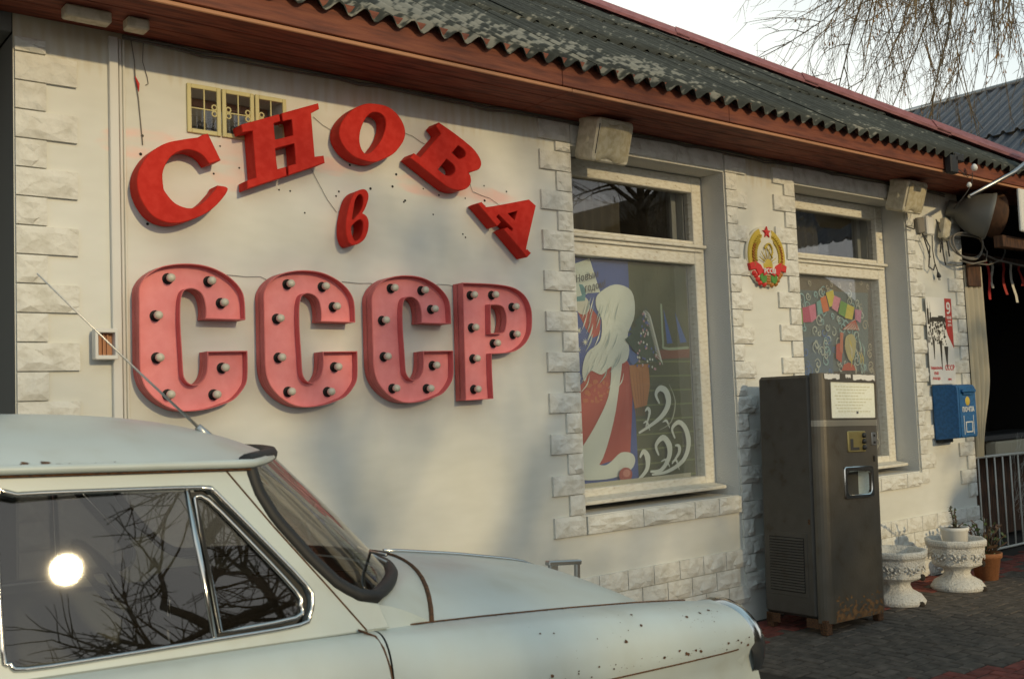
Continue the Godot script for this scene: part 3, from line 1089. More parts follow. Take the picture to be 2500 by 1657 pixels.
func picture_two(w: Node3D) -> void:
	var s := S()
	layer_z = -0.330
	paint(s, rect(7.65, 1.17, 9.20, 2.90), Color(0.050, 0.045, 0.032))
	paint(s, pts([7.978,2.898,9.16,2.89,9.157,2.78,7.974,2.765]), Color(0.10, 0.085, 0.05))
	paint(s, pts([7.974,2.765,9.148,2.78,9.081,2,7.936,2.011]), Color(0.075, 0.115, 0.125))
	paint(s, pts([7.66, 2.3, 8.5, 2.35, 8.45, 1.2, 7.66, 1.2]), Color(0.06, 0.11, 0.16))
	# lace of swirls
	for k in 170:
		var p := Vector2(rng.randf_range(7.95, 9.14), rng.randf_range(1.25, 2.88))
		var top := p.y > 2.77
		var right := p.x > 9.0
		var left_low := p.x < 8.6 and p.y < 2.45
		var c := Color(0.30, 0.28, 0.20) if top or right else (Color(0.20, 0.38, 0.40) if k % 2 == 0 else Color(0.36, 0.42, 0.38))
		if left_low and k % 3 == 0:
			c = Color(0.05, 0.13, 0.34)
		s.set_color(c)
		layer_z += 0.00012
		ribbon(s, spiral(p, rng.randf_range(0.03, 0.065) if not top else 0.03, rng.randf_range(0.9, 1.4) * (1 if k % 2 == 0 else -1), rng.randf() * TAU), 0.014, layer_z, 0.5)
	paint(s, pts([8.646,2.405,8.754,2.466,8.865,2.511,8.934,2.405]), Color(0.42, 0.46, 0.42))
	var bunting := [Color(0.14, 0.28, 0.03), Color(0.38, 0.035, 0.10), Color(0.52, 0.14, 0.24), Color(0.12, 0.30, 0.30), Color(0.52, 0.12, 0.01), Color(0.50, 0.44, 0.03), Color(0.54, 0.20, 0.28), Color(0.10, 0.26, 0.03), Color(0.48, 0.42, 0.04), Color(0.40, 0.14, 0.26)]
	var flags := [pts([7.974,2.587,8.02,2.594,8.019,2.446,7.968,2.44]), pts([8.017,2.599,8.12,2.612,8.154,2.469,8.021,2.461]), pts([8.117,2.617,8.226,2.641,8.233,2.507,8.148,2.462]), pts([8.245,2.657,8.312,2.683,8.336,2.556,8.254,2.538]), pts([8.309,2.695,8.4,2.725,8.443,2.583,8.343,2.561]), pts([8.403,2.751,8.526,2.785,8.548,2.646,8.451,2.615]), pts([8.538,2.733,8.644,2.705,8.576,2.573,8.486,2.607]), pts([8.642,2.686,8.75,2.658,8.699,2.523,8.589,2.557]), pts([8.749,2.655,8.867,2.627,8.817,2.504,8.694,2.518]), pts([8.871,2.608,8.987,2.598,8.955,2.475,8.864,2.509])]
	for k in 10:
		paint(s, flags[k], bunting[k])
	paint(s, pts([8.523,2.262,8.634,2.284,8.595,2.084,8.509,2.126]), Color(0.38, 0.04, 0.015))
	paint(s, pts([8.587,2.01,8.629,2.068,8.714,2.088,8.794,2.061,8.826,2.008]), Color(0.36, 0.05, 0.015))
	paint(s, pts([8.598,2.378,8.652,2.374,8.623,2.178,8.578,2.189]), Color(0.40, 0.12, 0.06))
	var q := pts([8.646,2.405,8.754,2.466,8.865,2.511,8.934,2.405])
	for k in 6:
		layer_z += 0.00015
		s.set_color(Color(0.40, 0.06, 0.03))
		ribbon(s, PackedVector2Array([q[2] + Vector2(0, -0.01), q[2].lerp(q[0], 0.5).lerp(q[3], k / 6.0), q[0].lerp(q[3], k / 6.0)]), 0.014, layer_z, 0.6)
	paint(s, smooth(pts([8.694,2.337,8.807,2.36,8.854,2.275,8.801,2.125,8.725,2.104,8.665,2.231]), []), Color(0.36, 0.34, 0.16))
	for k in 12:
		layer_z += 0.00015
		s.set_color([Color(0.46, 0.38, 0.05), Color(0.20, 0.34, 0.32), Color(0.44, 0.45, 0.38)][k % 3])
		var p3 := Vector2(rng.randf_range(8.72, 8.98), rng.randf_range(2.05, 2.36))
		ribbon(s, PackedVector2Array([p3, p3 + Vector2(0.03, -0.06), p3 + Vector2(0.02, -0.13)]), 0.02, layer_z, 0.8)
	var m := mat(Color.WHITE, 0.6)
	m.vertex_color_use_as_albedo = true
	obj("painting", s, m, w, false)

func vent(h: Node3D) -> void:
	var v := Node3D.new()
	v.name = "vent_window"
	h.add_child(v, true)
	var xa := 2.09
	var s := S()
	for q in [[2.092, 2.285], [2.292, 2.483], [2.490, 2.683]]:
		span(s, q[0], q[0] + 0.024, 3.352, 3.625, 0.001, 0.016, 0.003)
		span(s, q[1] - 0.024, q[1], 3.352, 3.625, 0.001, 0.016, 0.003)
		span(s, q[0] + 0.024, q[1] - 0.024, 3.601, 3.625, 0.001, 0.0155, 0.003)
		span(s, q[0] + 0.024, q[1] - 0.024, 3.352, 3.376, 0.001, 0.0155, 0.003)
	obj("frame", s, M.yellow_iron, v)
	for q in [2.19, 2.388, 2.587]:
		var b := S()
		tube(b, [Vector3(q, 3.37, 0.008), Vector3(q, 3.61, 0.008)], 0.005, 6)
		tube(b, [Vector3(q - 0.08, 3.492, 0.008), Vector3(q + 0.08, 3.492, 0.008)], 0.0045, 6)
		for sg in [-1.0, 1.0]:
			if q > 2.3 or sg > 0.0:
				for k in [-1.0, 1.0]:
					var c := Vector3(q + sg * 0.058, 3.492 + k * 0.018, 0.008)
					var ring := []
					for a in 10:
						ring.append(c + Vector3(cos(TAU * a / 10), sin(TAU * a / 10), 0) * 0.014)
					tube(b, ring, 0.005, 5, true)
		obj("grille", b, M.yellow_iron, v)
	var p := S()
	span(p, 2.12, 2.66, 3.375, 3.605, -0.17, -0.165, 0.0)
	obj("pane", p, M.pane, v)
	var i := S()
	span(i, 2.125, 2.655, 3.56, 3.604, -0.2, -0.172, 0.003)
	span(i, 2.125, 2.655, 3.376, 3.395, -0.2, -0.172, 0.003)
	obj("inner_frame", i, M.trimwood, v)
	var bl := S()
	span(bl, 2.14, 2.64, 3.37, 3.46, -0.40, -0.32, 0.01)
	obj("rag", bl, M.grey_slab, v)

func eave_y(x: float) -> float:
	return 3.826

func eaves(h: Node3D) -> void:
	var e := Node3D.new()
	e.name = "eaves"
	h.add_child(e, true)
	# three soffit boards in two lengths, fascia boards above, a thin strip between
	var cuts := [-6.0, 4.45, 8.3, 11.8]
	for k in 3:
		for r in 3:
			var s := S()
			span(s, cuts[k] + 0.002, cuts[k + 1] - 0.002, 3.828, 3.85, 0.006 + r * 0.177, 0.006 + r * 0.177 + 0.173, 0.004)
			obj("soffit_board", s, M.redwood, e)
		var t := S()
		span(t, cuts[k] + 0.001, cuts[k + 1] - 0.001, 3.815, 3.838, 0.538, 0.552, 0.004)
		obj("trim_strip", t, M.trimwood, e)
	var fcuts := [-6.0, 4.36, 6.02, 9.55, 11.8]
	for k in 4:
		var s := S()
		span(s, fcuts[k] + 0.002, fcuts[k + 1] - 0.002, 3.842, 4.03, 0.540, 0.562, 0.004)
		obj("fascia_board", s, M.redfascia, e)
	var fr := S()
	span(fr, 11.76, 11.8, 3.84, 4.03, -3.0, 0.539, 0.004)
	obj("fascia_board", fr, M.redfascia, e)

func roof(h: Node3D) -> void:
	var r := Node3D.new()
	r.name = "roof"
	h.add_child(r, true)
	var tn := tan(deg_to_rad(33.0))
	var along := Vector3(0, sin(deg_to_rad(33.0)), -cos(deg_to_rad(33.0)))
	var up := Vector3(0, cos(deg_to_rad(33.0)), sin(deg_to_rad(33.0)))
	var m := painted(roof_image(1024, 512))
	m.roughness = 0.95
	with_bump(m, M.roughtex, 0.0)
	m.heightmap_enabled = false
	var pitch := 0.157
	var per := 6 # waves in one sheet
	for row in 3:
		var d0 := row * 1.55
		var d1 := d0 + 1.70
		var lift := 0.0
		var x := -2.0 + (0.47 if row == 1 else 0.0)
		while x < 11.75:
			var xe := minf(x + per * pitch + 0.05, 11.8)
			var s := S()
			s.set_smooth_group(0)
			var nseg := 8 * per
			var prev := []
			var jit := rng.randf_range(-0.012, 0.012)
			var tilt := rng.randf_range(-0.004, 0.006)
			for i in nseg + 1:
				var xx := lerpf(x, xe, float(i) / nseg)
				# the hip: distance up the slope that the plane still has at this x
				var lim: float = (11.8 - xx) / cos(deg_to_rad(33.0))
				var a := d0 + jit
				var b := minf(d1, lim)
				var wv := 0.030 * cos(TAU * (xx + 2.0) / pitch) + tilt + row * 0.008
				var col := []
				if b > a + 0.02:
					for t in 5:
						var d := lerpf(a, b, t / 4.0)
						var base := Vector3(xx, 3.965, 0.62) + along * d + up * (wv + 0.010 * (1.0 - t / 4.0))
						col.append([base, Vector2(clampf(xx / 12.0, 0.0, 1.0), clampf(d / 6.0, 0.0, 1.0))])
				if prev.size() > 0 and col.size() > 0:
					for t in 4:
						for q in [prev[t], col[t + 1], col[t], prev[t], prev[t + 1], col[t + 1]]:
							s.set_uv(q[1])
							s.add_vertex(q[0])
					# the sheet's thickness along its lower edge
					var dn := up * -0.007
					for q in [[prev[0][0], prev[0][1]], [col[0][0], col[0][1]], [col[0][0] + dn, col[0][1]], [prev[0][0], prev[0][1]], [col[0][0] + dn, col[0][1]], [prev[0][0] + dn, prev[0][1]]]:
						s.set_uv(q[1])
						s.add_vertex(q[0])
				prev = col
			var mesh := s
			mesh.generate_normals()
			var am := mesh.commit()
			if am.get_surface_count() > 0:
				put("roof_sheet", am, m, r)
			x += per * pitch
	# boards under the sheets, and the rear slopes that close the roof
	var b := S()
	b.set_smooth_group(-1)
	var ridge := 4.6
	var E := Vector3(11.72, 3.93, 0.50)
	var T := Vector3(11.8 - ridge, 3.93 + ridge * tn - 0.1, 0.6 - ridge)
	quad(b, Vector3(-6, 3.93, 0.50), E, T, Vector3(-6, T.y, T.z))
	tri(b, E, Vector3(11.72, 3.93, 0.6 - 2 * ridge), T)
	quad(b, Vector3(11.72, 3.93, 0.6 - 2 * ridge), Vector3(-6, 3.93, 0.6 - 2 * ridge), Vector3(-6, T.y, T.z), T)
	obj("roof_deck", b, M.dark, r)
	# red sheet-metal hip cap in overlapping lengths
	for k in 5:
		var a0 := -0.05 + k * 0.98
		var a1 := a0 + 1.08
		var p0 := Vector3(11.8 - a0, 3.985 + a0 * tn + k * 0.006, 0.62 - a0)
		var p1 := Vector3(11.8 - a1, 3.985 + a1 * tn + k * 0.006 + 0.02, 0.62 - a1)
		var s := S()
		s.set_smooth_group(-1)
		var side := Vector3(-0.12, 0.0, 0.12)
		var back := Vector3(0.12, -0.08, -0.12)
		var top := Vector3(0, 0.125, 0)
		quad(s, p0 + side, p1 + side, p1 + top, p0 + top)
		quad(s, p0 + top, p1 + top, p1 + back, p0 + back)
		quad(s, p0 + side + Vector3(0, -0.035, 0), p1 + side + Vector3(0, -0.035, 0), p1 + side, p0 + side)
		tri(s, p1 + side, p1 + back, p1 + top)
		tri(s, p0 + side, p0 + top, p0 + back)
		obj("hip_cap", s, M.flash, r)

func porch() -> void:
	# dark open-fronted shelter right of the house
	var p := thing("shelter", "dark open shelter with a white front panel at the right end of the house", "shelter")
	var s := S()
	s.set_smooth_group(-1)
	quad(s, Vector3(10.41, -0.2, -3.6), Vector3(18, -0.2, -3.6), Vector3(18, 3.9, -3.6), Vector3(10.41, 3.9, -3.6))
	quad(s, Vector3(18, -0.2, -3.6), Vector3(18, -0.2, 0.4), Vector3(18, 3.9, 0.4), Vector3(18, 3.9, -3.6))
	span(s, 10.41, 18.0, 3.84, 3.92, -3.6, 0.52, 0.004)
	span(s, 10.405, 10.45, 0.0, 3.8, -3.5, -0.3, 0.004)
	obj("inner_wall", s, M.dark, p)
	var w := S()
	span(w, 10.50, 15.0, 3.36, 3.80, 0.575, 0.61, 0.012)
	obj("front_panel", w, M.white, p)
	var be := S()
	span(be, 10.42, 15.0, 3.22, 3.34, 0.35, 0.45, 0.006)
	span(be, 10.42, 15.0, 3.24, 3.32, -0.45, -0.35, 0.006)
	obj("beam", be, M.brownboard, p)
	var door := S()
	span(door, 12.8, 13.7, 0.0, 2.3, -3.58, -3.54, 0.01)
	obj("door", door, M.brownboard, p)
	var co := S()
	span(co, 10.46, 13.2, 1.18, 1.25, -0.95, -0.40, 0.01)
	obj("counter_top", co, M.black, p)
	for k in 11:
		var b := S()
		span(b, 11.02 + k * 0.2, 11.21 + k * 0.2, 0.06, 1.17, -0.62, -0.60, 0.004)
		obj("board", b, M.brownboard, p)
	var st := S()
	span(st, 11.62, 13.0, 1.0, 1.17, -0.50, -0.35, 0.02)
	obj("ledge", st, M.tarp, p)
	var c := S()
	grid(c, func(u, v):
		var y: float = 3.08 - 2.0 * v
		var narrow: float = 1.0 - 0.85 * smoothstep(0.55, 1.0, v)
		var x: float = 10.385 + 0.34 * u * narrow + 0.02 * v
		return Vector3(x, y, 0.03 + 0.03 * sin(u * 23.0) * (0.4 + 0.6 * v) + 0.03 * u), 40, 20)
	tag(obj("curtain", c, M.tarp), "beige canvas curtain tied back at the right corner of the house", "curtain")
	var br := S()
	span(br, 10.39, 10.66, 2.86, 3.12, 0.06, 0.075, 0.002)
	tag(obj("cloth_strip", br, M.brownboard), "short brown cloth strip over the top of the beige curtain", "cloth")
	var r := thing("railing", "white metal railing with upright bars in front of the dark shelter", "railing", Vector3(10.76, 0, -0.2))
	for q in [[1.045, 0.016], [0.035, 0.014]]:
		var t := S()
		tube(t, [Vector3(0.0, q[0], 0), Vector3(2.6, q[0] - 0.03, 0)], q[1], 8)
		obj("rail", t, M.railwhite, r)
	for k in 14:
		var t := S()
		var x := 0.11 + k * 0.182
		tube(t, [Vector3(x, 0.03, 0), Vector3(x, 1.04 - x * 0.011, 0)], 0.0095, 7)
		obj("bar", t, M.railwhite, r)
	var web := S()
	for k in 150:
		var a := Vector3(rng.randf_range(0.75, 1.7), rng.randf_range(0.25, 1.1), rng.randf_range(0.02, 0.07))
		var ang := rng.randf_range(0.5, 1.5)
		var l := rng.randf_range(0.12, 0.4)
		var d := Vector3(cos(ang), sin(ang), 0) * l
		var p0 := Vector3(10.76, 0, -0.2) + a
		tube(web, [p0, p0 + d * 0.5 + Vector3(0.02, -0.02, 0.01), p0 + d], 0.0011, 3)
	tag(obj("cobweb", web, M.ragwhite), "pale stretched cobweb threads over the right part of the white railing", "cobweb").set_meta("kind", "stuff")
	var kinds := [["red", M.star], ["white", M.ragwhite], ["dark red", M.poster_red], ["white", M.ragwhite], ["dark red", M.poster_red]]
	var rb := [[11.55, 3.19, 11.635, 2.80], [11.668, 3.165, 11.70, 2.93], [11.97, 3.19, 11.992, 2.865], [12.16, 3.217, 12.216, 2.78], [12.38, 3.175, 12.391, 2.985]]
	var lab := ["bright red ribbon hanging leftmost under the shelter beam", "short white ribbon hanging beside the bright red ribbon", "dull red ribbon hanging between the two white ribbons", "long white ribbon hanging third from the right edge under the shelter beam", "short dull red ribbon hanging nearest the right edge of the shelter"]
	for k in 5:
		var t := S()
		t.set_smooth_group(-1)
		var q: Array = rb[k]
		var wd := Vector3(0.018, 0, 0.006)
		var prev := Vector3(q[0], 3.24, -0.3)
		for i in range(1, 6):
			var f := i / 5.0
			var nx := Vector3(lerpf(q[0], q[2], f), lerpf(3.24, q[3], f), -0.3 + 0.02 * sin(f * 5.0 + k))
			quad(t, prev - wd, nx - wd, nx + wd, prev + wd)
			prev = nx
		tag(obj("ribbon", t, kinds[k][1]), lab[k], "ribbon", "ribbons hanging in the shelter")

func neighbours() -> void:
	# grey sheet roof beyond the right end
	var g := thing("grey_roofed_house", "house with a bluish grey ribbed metal roof behind the right end", "house")
	var s := S()
	s.set_smooth_group(0)
	var sl := Vector3(-1, -0.60, 0).normalized()
	var nrm := Vector3(-0.60, 1, 0).normalized()
	for part in [[0.0, 2.35, 0.0], [2.30, 5.2, -0.05]]:
		var prev := []
		var n := 560
		for i in n + 1:
			var z := lerpf(-12.0, 3.2, float(i) / n)
			var ph := fposmod(z / 0.19, 1.0)
			var wv := 0.045 if ph < 0.16 else (0.045 * (1.0 - (ph - 0.16) / 0.10) if ph < 0.26 else (0.0 if ph < 0.90 else 0.045 * (ph - 0.90) / 0.10))
			var col := []
			for d in [part[0], part[1]]:
				col.append(Vector3(16, 6.46, z) + sl * d + nrm * (wv + part[2]))
			if prev.size():
				quad(s, prev[0], prev[1], col[1], col[0])
			prev = col
	s.set_smooth_group(-1)
	obj("roof", s, M.metal_roof, g)
	var w := S()
	span(w, 12.4, 19.6, -0.2, 4.2, -12.0, -4.2, 0.0)
	w.set_smooth_group(-1)
	quad(w, Vector3(16.05, 6.44, 3.2), Vector3(20.5, 3.8, 3.2), Vector3(20.5, 3.8, -12), Vector3(16.05, 6.44, -12))
	tri(w, Vector3(12.4, 4.2, -12), Vector3(19.6, 4.2, -12), Vector3(16, 6.4, -12))
	obj("wall", w, M.reveal, g)
	var rc := S()
	tube(rc, [Vector3(16, 6.49, -12), Vector3(16, 6.49, 3.2)], 0.05, 8)
	obj("ridge_cap", rc, M.steel, g)
	# house over the road, seen only mirrored in the panes
	var o := thing("opposite_house", "gabled house across the road mirrored in the first window", "house")
	var b := S()
	b.set_smooth_group(-1)
	quad(b, Vector3(11, -0.2, 9.6), Vector3(11, 3.6, 9.6), Vector3(25, 3.6, 9.6), Vector3(25, -0.2, 9.6))
	tri(b, Vector3(11, 3.6, 9.6), Vector3(18, 6.6, 9.6), Vector3(25, 3.6, 9.6))
	quad(b, Vector3(11, -0.2, 17), Vector3(11, 3.6, 17), Vector3(11, 3.6, 9.6), Vector3(11, -0.2, 9.6))
	quad(b, Vector3(25, -0.2, 9.6), Vector3(25, 3.6, 9.6), Vector3(25, 3.6, 17), Vector3(25, -0.2, 17))
	obj("wall", b, M.ghouse, o)
	var r := S()
	r.set_smooth_group(-1)
	for sg in [-1.0, 1.0]:
		quad_out(r, Vector3(18, 6.75, 9.3), Vector3(18, 6.75, 17.3), Vector3(18 + sg * 7.5, 3.5, 17.3), Vector3(18 + sg * 7.5, 3.5, 9.3), Vector3(sg, 2, 0))
		quad_out(r, Vector3(18, 6.62, 9.3), Vector3(18, 6.62, 17.3), Vector3(18 + sg * 7.5, 3.37, 17.3), Vector3(18 + sg * 7.5, 3.37, 9.3), Vector3(-sg, -2, 0))
	obj("roof", r, M.ghouse, o)

# ---------------------------------------------------------------- letters
func solid_letter(n: String, label: String, outline: PackedVector2Array, holes: Array) -> void:
	var c := Vector2.ZERO
	for p in outline:
		c += p / outline.size()
	var shift := func(a): 
		var q := PackedVector2Array()
		for p in a:
			q.append(p - c)
		return q
	var hs := []
	for h in holes:
		hs.append(shift.call(h))
	var s := S()
	extrude(s, shift.call(outline), hs, 0.012, 0.125, 0.0035)
	var o := obj(n, s, M.red, self, false)
	o.position = Vector3(c.x, c.y, 0)
	tag(o, label, "sign letter", "red letters of the wall sign")

func tray_letter(called: String, outline: PackedVector2Array, holes: Array, bulbs: PackedVector2Array, label: String, at: Vector3) -> Node3D:
	var t := thing(called, label, "sign letter", at, "pink letters with bulbs")
	# back plate, upright rim with thickness
	var b := S()
	extrude(b, outline, holes, 0.050, 0.062, 0.0)
	obj("back_plate", b, M.pink, t, false)
	var s := S()
	var loops := [oriented(outline, true)]
	for h in holes:
		loops.append(oriented(h, false))
	for l in loops:
		var inn := inset(l, 0.005)
		wall_strip(s, l, l, 0.006, 0.115)
		wall_strip(s, l, inn, 0.115, 0.1151, 50.0)
		var a: PackedVector2Array = inn.duplicate()
		a.reverse()
		wall_strip(s, a, a, 0.06, 0.115)
	obj("rim", s, M.pinkside, t, false)
	for p in bulbs:
		var q := S()
		var xf := Transform3D(Basis(Vector3.RIGHT, PI / 2), Vector3(p.x, p.y, 0.062))
		lathe(q, [Vector2(0.0, 0.001), Vector2(0.030, 0.001), Vector2(0.030, 0.004), Vector2(0.016, 0.006), Vector2(0.016, 0.030), Vector2(0.0, 0.030)], 14, xf, -1)
		var so := obj("socket", q, M.dark, t)
		var u := S()
		lathe(u, [Vector2(0.014, 0.022), Vector2(0.020, 0.034), Vector2(0.0235, 0.048), Vector2(0.021, 0.060), Vector2(0.012, 0.068), Vector2(0.0, 0.070)], 14, xf)
		obj("bulb", u, M.bulb, so)
	return t

func letters() -> void:
	solid_letter("letter", "red letter С at the left end of the arched top row", smooth(pts([2.161,3.326,2.231,3.188,2.165,3.161,2.121,3.208,2.043,3.223,1.962,3.18,1.914,3.095,1.913,3.016,1.925,2.981,1.979,2.926,2.059,2.909,2.127,2.947,2.197,3.024,2.209,3.048] + [2.268,3.037,2.222,2.963,2.141,2.889,2.021,2.833,1.931,2.822,1.853,2.853,1.799,2.926,1.777,3.009,1.791,3.092,1.844,3.177,1.927,3.241,2.03,3.277,2.108,3.298,2.129,3.314]), [0, 1, 2, 12, 13, 26]), [])
	solid_letter("letter", "tilted red letter Н with two slits, overlapping the small barred window", smooth(pts([2.351,3.402,2.582,3.496,2.59,3.456,2.556,3.441,2.548,3.43,2.555,3.352,2.563,3.349,2.656,3.382,2.664,3.392,2.66,3.468,2.649,3.473,2.605,3.458,2.598,3.503,2.831,3.598,2.837,3.564,2.784,3.531,2.8,3.278,2.858,3.292] + [2.864,3.249,2.631,3.151,2.63,3.204,2.67,3.219,2.678,3.228,2.672,3.33,2.662,3.334,2.562,3.297,2.554,3.287,2.563,3.188,2.571,3.181,2.616,3.198,2.62,3.146,2.381,3.047,2.38,3.093,2.434,3.115,2.419,3.376,2.361,3.36]), [0, 1, 2, 11, 12, 13, 14, 15, 16, 17, 18, 19, 20, 29, 30, 31, 32, 33, 34, 35]), [])
	solid_letter("letter", "red letter О at the crown of the arched row", smooth(pts([3.194,3.653,3.291,3.654,3.361,3.625,3.408,3.575,3.428,3.52,3.421,3.471,3.391,3.42,3.334,3.36,3.251,3.313,3.197,3.294,3.139,3.294,3.067,3.309,3.012,3.343,2.977,3.389,2.964,3.437,2.976,3.493,3.013,3.549,3.072,3.604,3.135,3.638]), [], 3), [smooth(pts([3.208,3.602,3.251,3.601,3.283,3.58,3.289,3.538,3.279,3.495,3.256,3.444,3.222,3.398,3.189,3.361,3.157,3.34,3.131,3.342,3.111,3.369,3.101,3.41,3.106,3.461,3.123,3.51,3.148,3.555,3.176,3.585]), [], 3)])
	solid_letter("letter", "red letter В leaning right, fourth in the arched row", smooth(pts([3.684,3.608,3.799,3.557,3.923,3.491,3.975,3.451,4.007,3.405,4.008,3.368,3.981,3.337,3.904,3.311,3.92,3.287,3.922,3.253,3.904,3.22,3.865,3.195,3.813,3.186,3.761,3.19,3.697,3.217,3.459,3.353,3.488,3.385,3.532,3.364,3.694,3.534,3.689,3.548,3.658,3.58]), [0, 7, 15, 16, 17, 18, 20]), [smooth(pts([3.829,3.479,3.866,3.462,3.887,3.437,3.878,3.411,3.84,3.392,3.815,3.4,3.779,3.426]), [0, 6]), smooth(pts([3.733,3.378,3.779,3.353,3.8,3.325,3.788,3.293,3.743,3.27,3.7,3.282,3.665,3.303]), [0, 6])])
	solid_letter("letter", "red letter А tipped far over at the right end of the arch", smooth(pts([4.002,3.128,4.032,3.106,4.074,3.104,4.406,3.183,4.464,3.146,4.369,2.863,4.376,2.841,4.404,2.818,4.368,2.787,4.175,2.961,4.209,2.978,4.248,2.953,4.255,2.971,4.138,3.057,4.12,3.041,4.156,3.008,4.121,2.977,3.971,3.113]), [0, 3, 4, 7, 8, 9, 10, 11, 12, 13, 14, 15, 16, 17]), [pts([4.218,3.07,4.3,3.095,4.272,3.03])])
	solid_letter("letter", "small red script letter в between the two rows of letters", smooth(pts([3.118,3.121,3.14,3.114,3.152,3.092,3.148,3.058,3.127,3.007,3.106,2.974,3.128,2.965,3.144,2.944,3.148,2.91,3.138,2.864,3.117,2.823,3.084,2.795,3.049,2.78,3.023,2.78,3.005,2.798,2.992,2.836,2.991,2.881,2.995,2.923,3.004,2.965,3.015,3.006,3.032,3.052,3.053,3.085,3.082,3.109]), [5]), [smooth(pts([3.094,3.088,3.11,3.074,3.114,3.049,3.106,3.014,3.087,2.978,3.061,2.951,3.038,2.929,3.037,2.951,3.046,2.992,3.057,3.041,3.074,3.073]), []), smooth(pts([3.089,2.935,3.105,2.923,3.109,2.901,3.103,2.867,3.089,2.832,3.069,2.811,3.05,2.807,3.038,2.823,3.028,2.855,3.027,2.881,3.034,2.895,3.06,2.92]), [])])
	var co := smooth(pts([-0.001,0.394,0.09,0.391,0.171,0.37,0.241,0.333,0.294,0.284,0.322,0.222,0.326,0.102,0.099,0.103,0.103,0.153,0.093,0.214,0.07,0.247,0.031,0.262,-0.009,0.252,-0.026,0.221,-0.034,0.166,-0.035,0.056,-0.029,-0.081,-0.025,-0.179,-0.017,-0.212,0.004,-0.237,0.038,-0.246,0.072,-0.23] + [0.096,-0.192,0.106,-0.136,0.107,-0.07,0.334,-0.066,0.33,-0.212,0.305,-0.273,0.25,-0.329,0.185,-0.355,0.098,-0.377,-0.004,-0.385,-0.081,-0.371,-0.151,-0.334,-0.204,-0.284,-0.235,-0.231,-0.25,-0.161,-0.251,-0.055,-0.25,0.159,-0.249,0.24,-0.238,0.278,-0.205,0.323,-0.145,0.364,-0.079,0.384]), [6, 7, 24, 25])
	var cb := pts([-0.08,0.315,0.142,0.31,0.21,0.195,-0.149,0.117,-0.145,-0.102,0.208,-0.157,-0.091,-0.294,0.158,-0.3])
	var c1 := tray_letter("bulb_letter", co, [], cb, "leftmost pink letter С with bulbs, beside the white pipe", Vector3(2.03, 2.22, 0))
	dup(c1, "middle one of the three pink letters С with bulbs", Vector3(2.715, 2.22, 0))
	dup(c1, "third pink letter С with bulbs, directly left of the pink letter Р", Vector3(3.405, 2.225, 0))
	tray_letter("bulb_letter", smooth(pts([3.831,2.593,4.069,2.596,4.216,2.585,4.298,2.559,4.357,2.513,4.392,2.443,4.396,2.365,4.384,2.287,4.342,2.221,4.278,2.174,4.194,2.147,4.043,2.138,4.041,2.017,4.044,1.848,3.822,1.842]), [0, 11, 12, 13, 14]), [smooth(pts([4.049,2.457,4.121,2.457,4.16,2.436,4.176,2.378,4.165,2.313,4.141,2.278,4.044,2.273]), [0, 6])], pts([3.926,2.52,4.1,2.527,4.268,2.454,3.927,2.31,4.099,2.21,4.267,2.27,3.929,2.11,3.927,1.913]), "pink letter Р with bulbs at the right end of the lower row", Vector3.ZERO)
	var wires := [[[2.86, 3.55], [2.92, 3.51], [2.97, 3.49], [3.0, 3.45]], [[2.84, 3.23], [2.88, 3.16], [2.94, 3.06], [3.0, 2.99]], [[3.28, 3.58], [3.56, 3.53], [3.62, 3.50], [3.65, 3.49]], [[4.0, 3.27], [4.02, 3.22], [4.10, 3.20], [4.16, 3.19], [4.24, 3.15]], [[2.30, 2.58], [2.42, 2.575], [2.50, 2.58], [2.55, 2.56]], [[3.02, 2.575], [3.14, 2.57], [3.22, 2.575], [3.25, 2.56]], [[3.68, 2.58], [3.72, 2.59], [3.80, 2.59], [3.84, 2.58]]]
	var names := ["thin wire from the red letter Н to the red letter О", "thin wire from under the red letter Н to the small script letter", "thin wire from the red letter О down to the red letter В", "thin wire from the red letter В down to the red letter А", "thin wire between the first two pink letters", "thin wire between the second and third pink letters", "thin wire between the last pink С and the pink Р"]
	for k in wires.size():
		var s := S()
		var p := []
		for q in wires[k]:
			p.append(Vector3(q[0], q[1], 0.006))
		tube(s, p, 0.0015, 5)
		tag(obj("sign_wire", s, M.cable_grey), names[k], "wire", "wires of the wall sign")

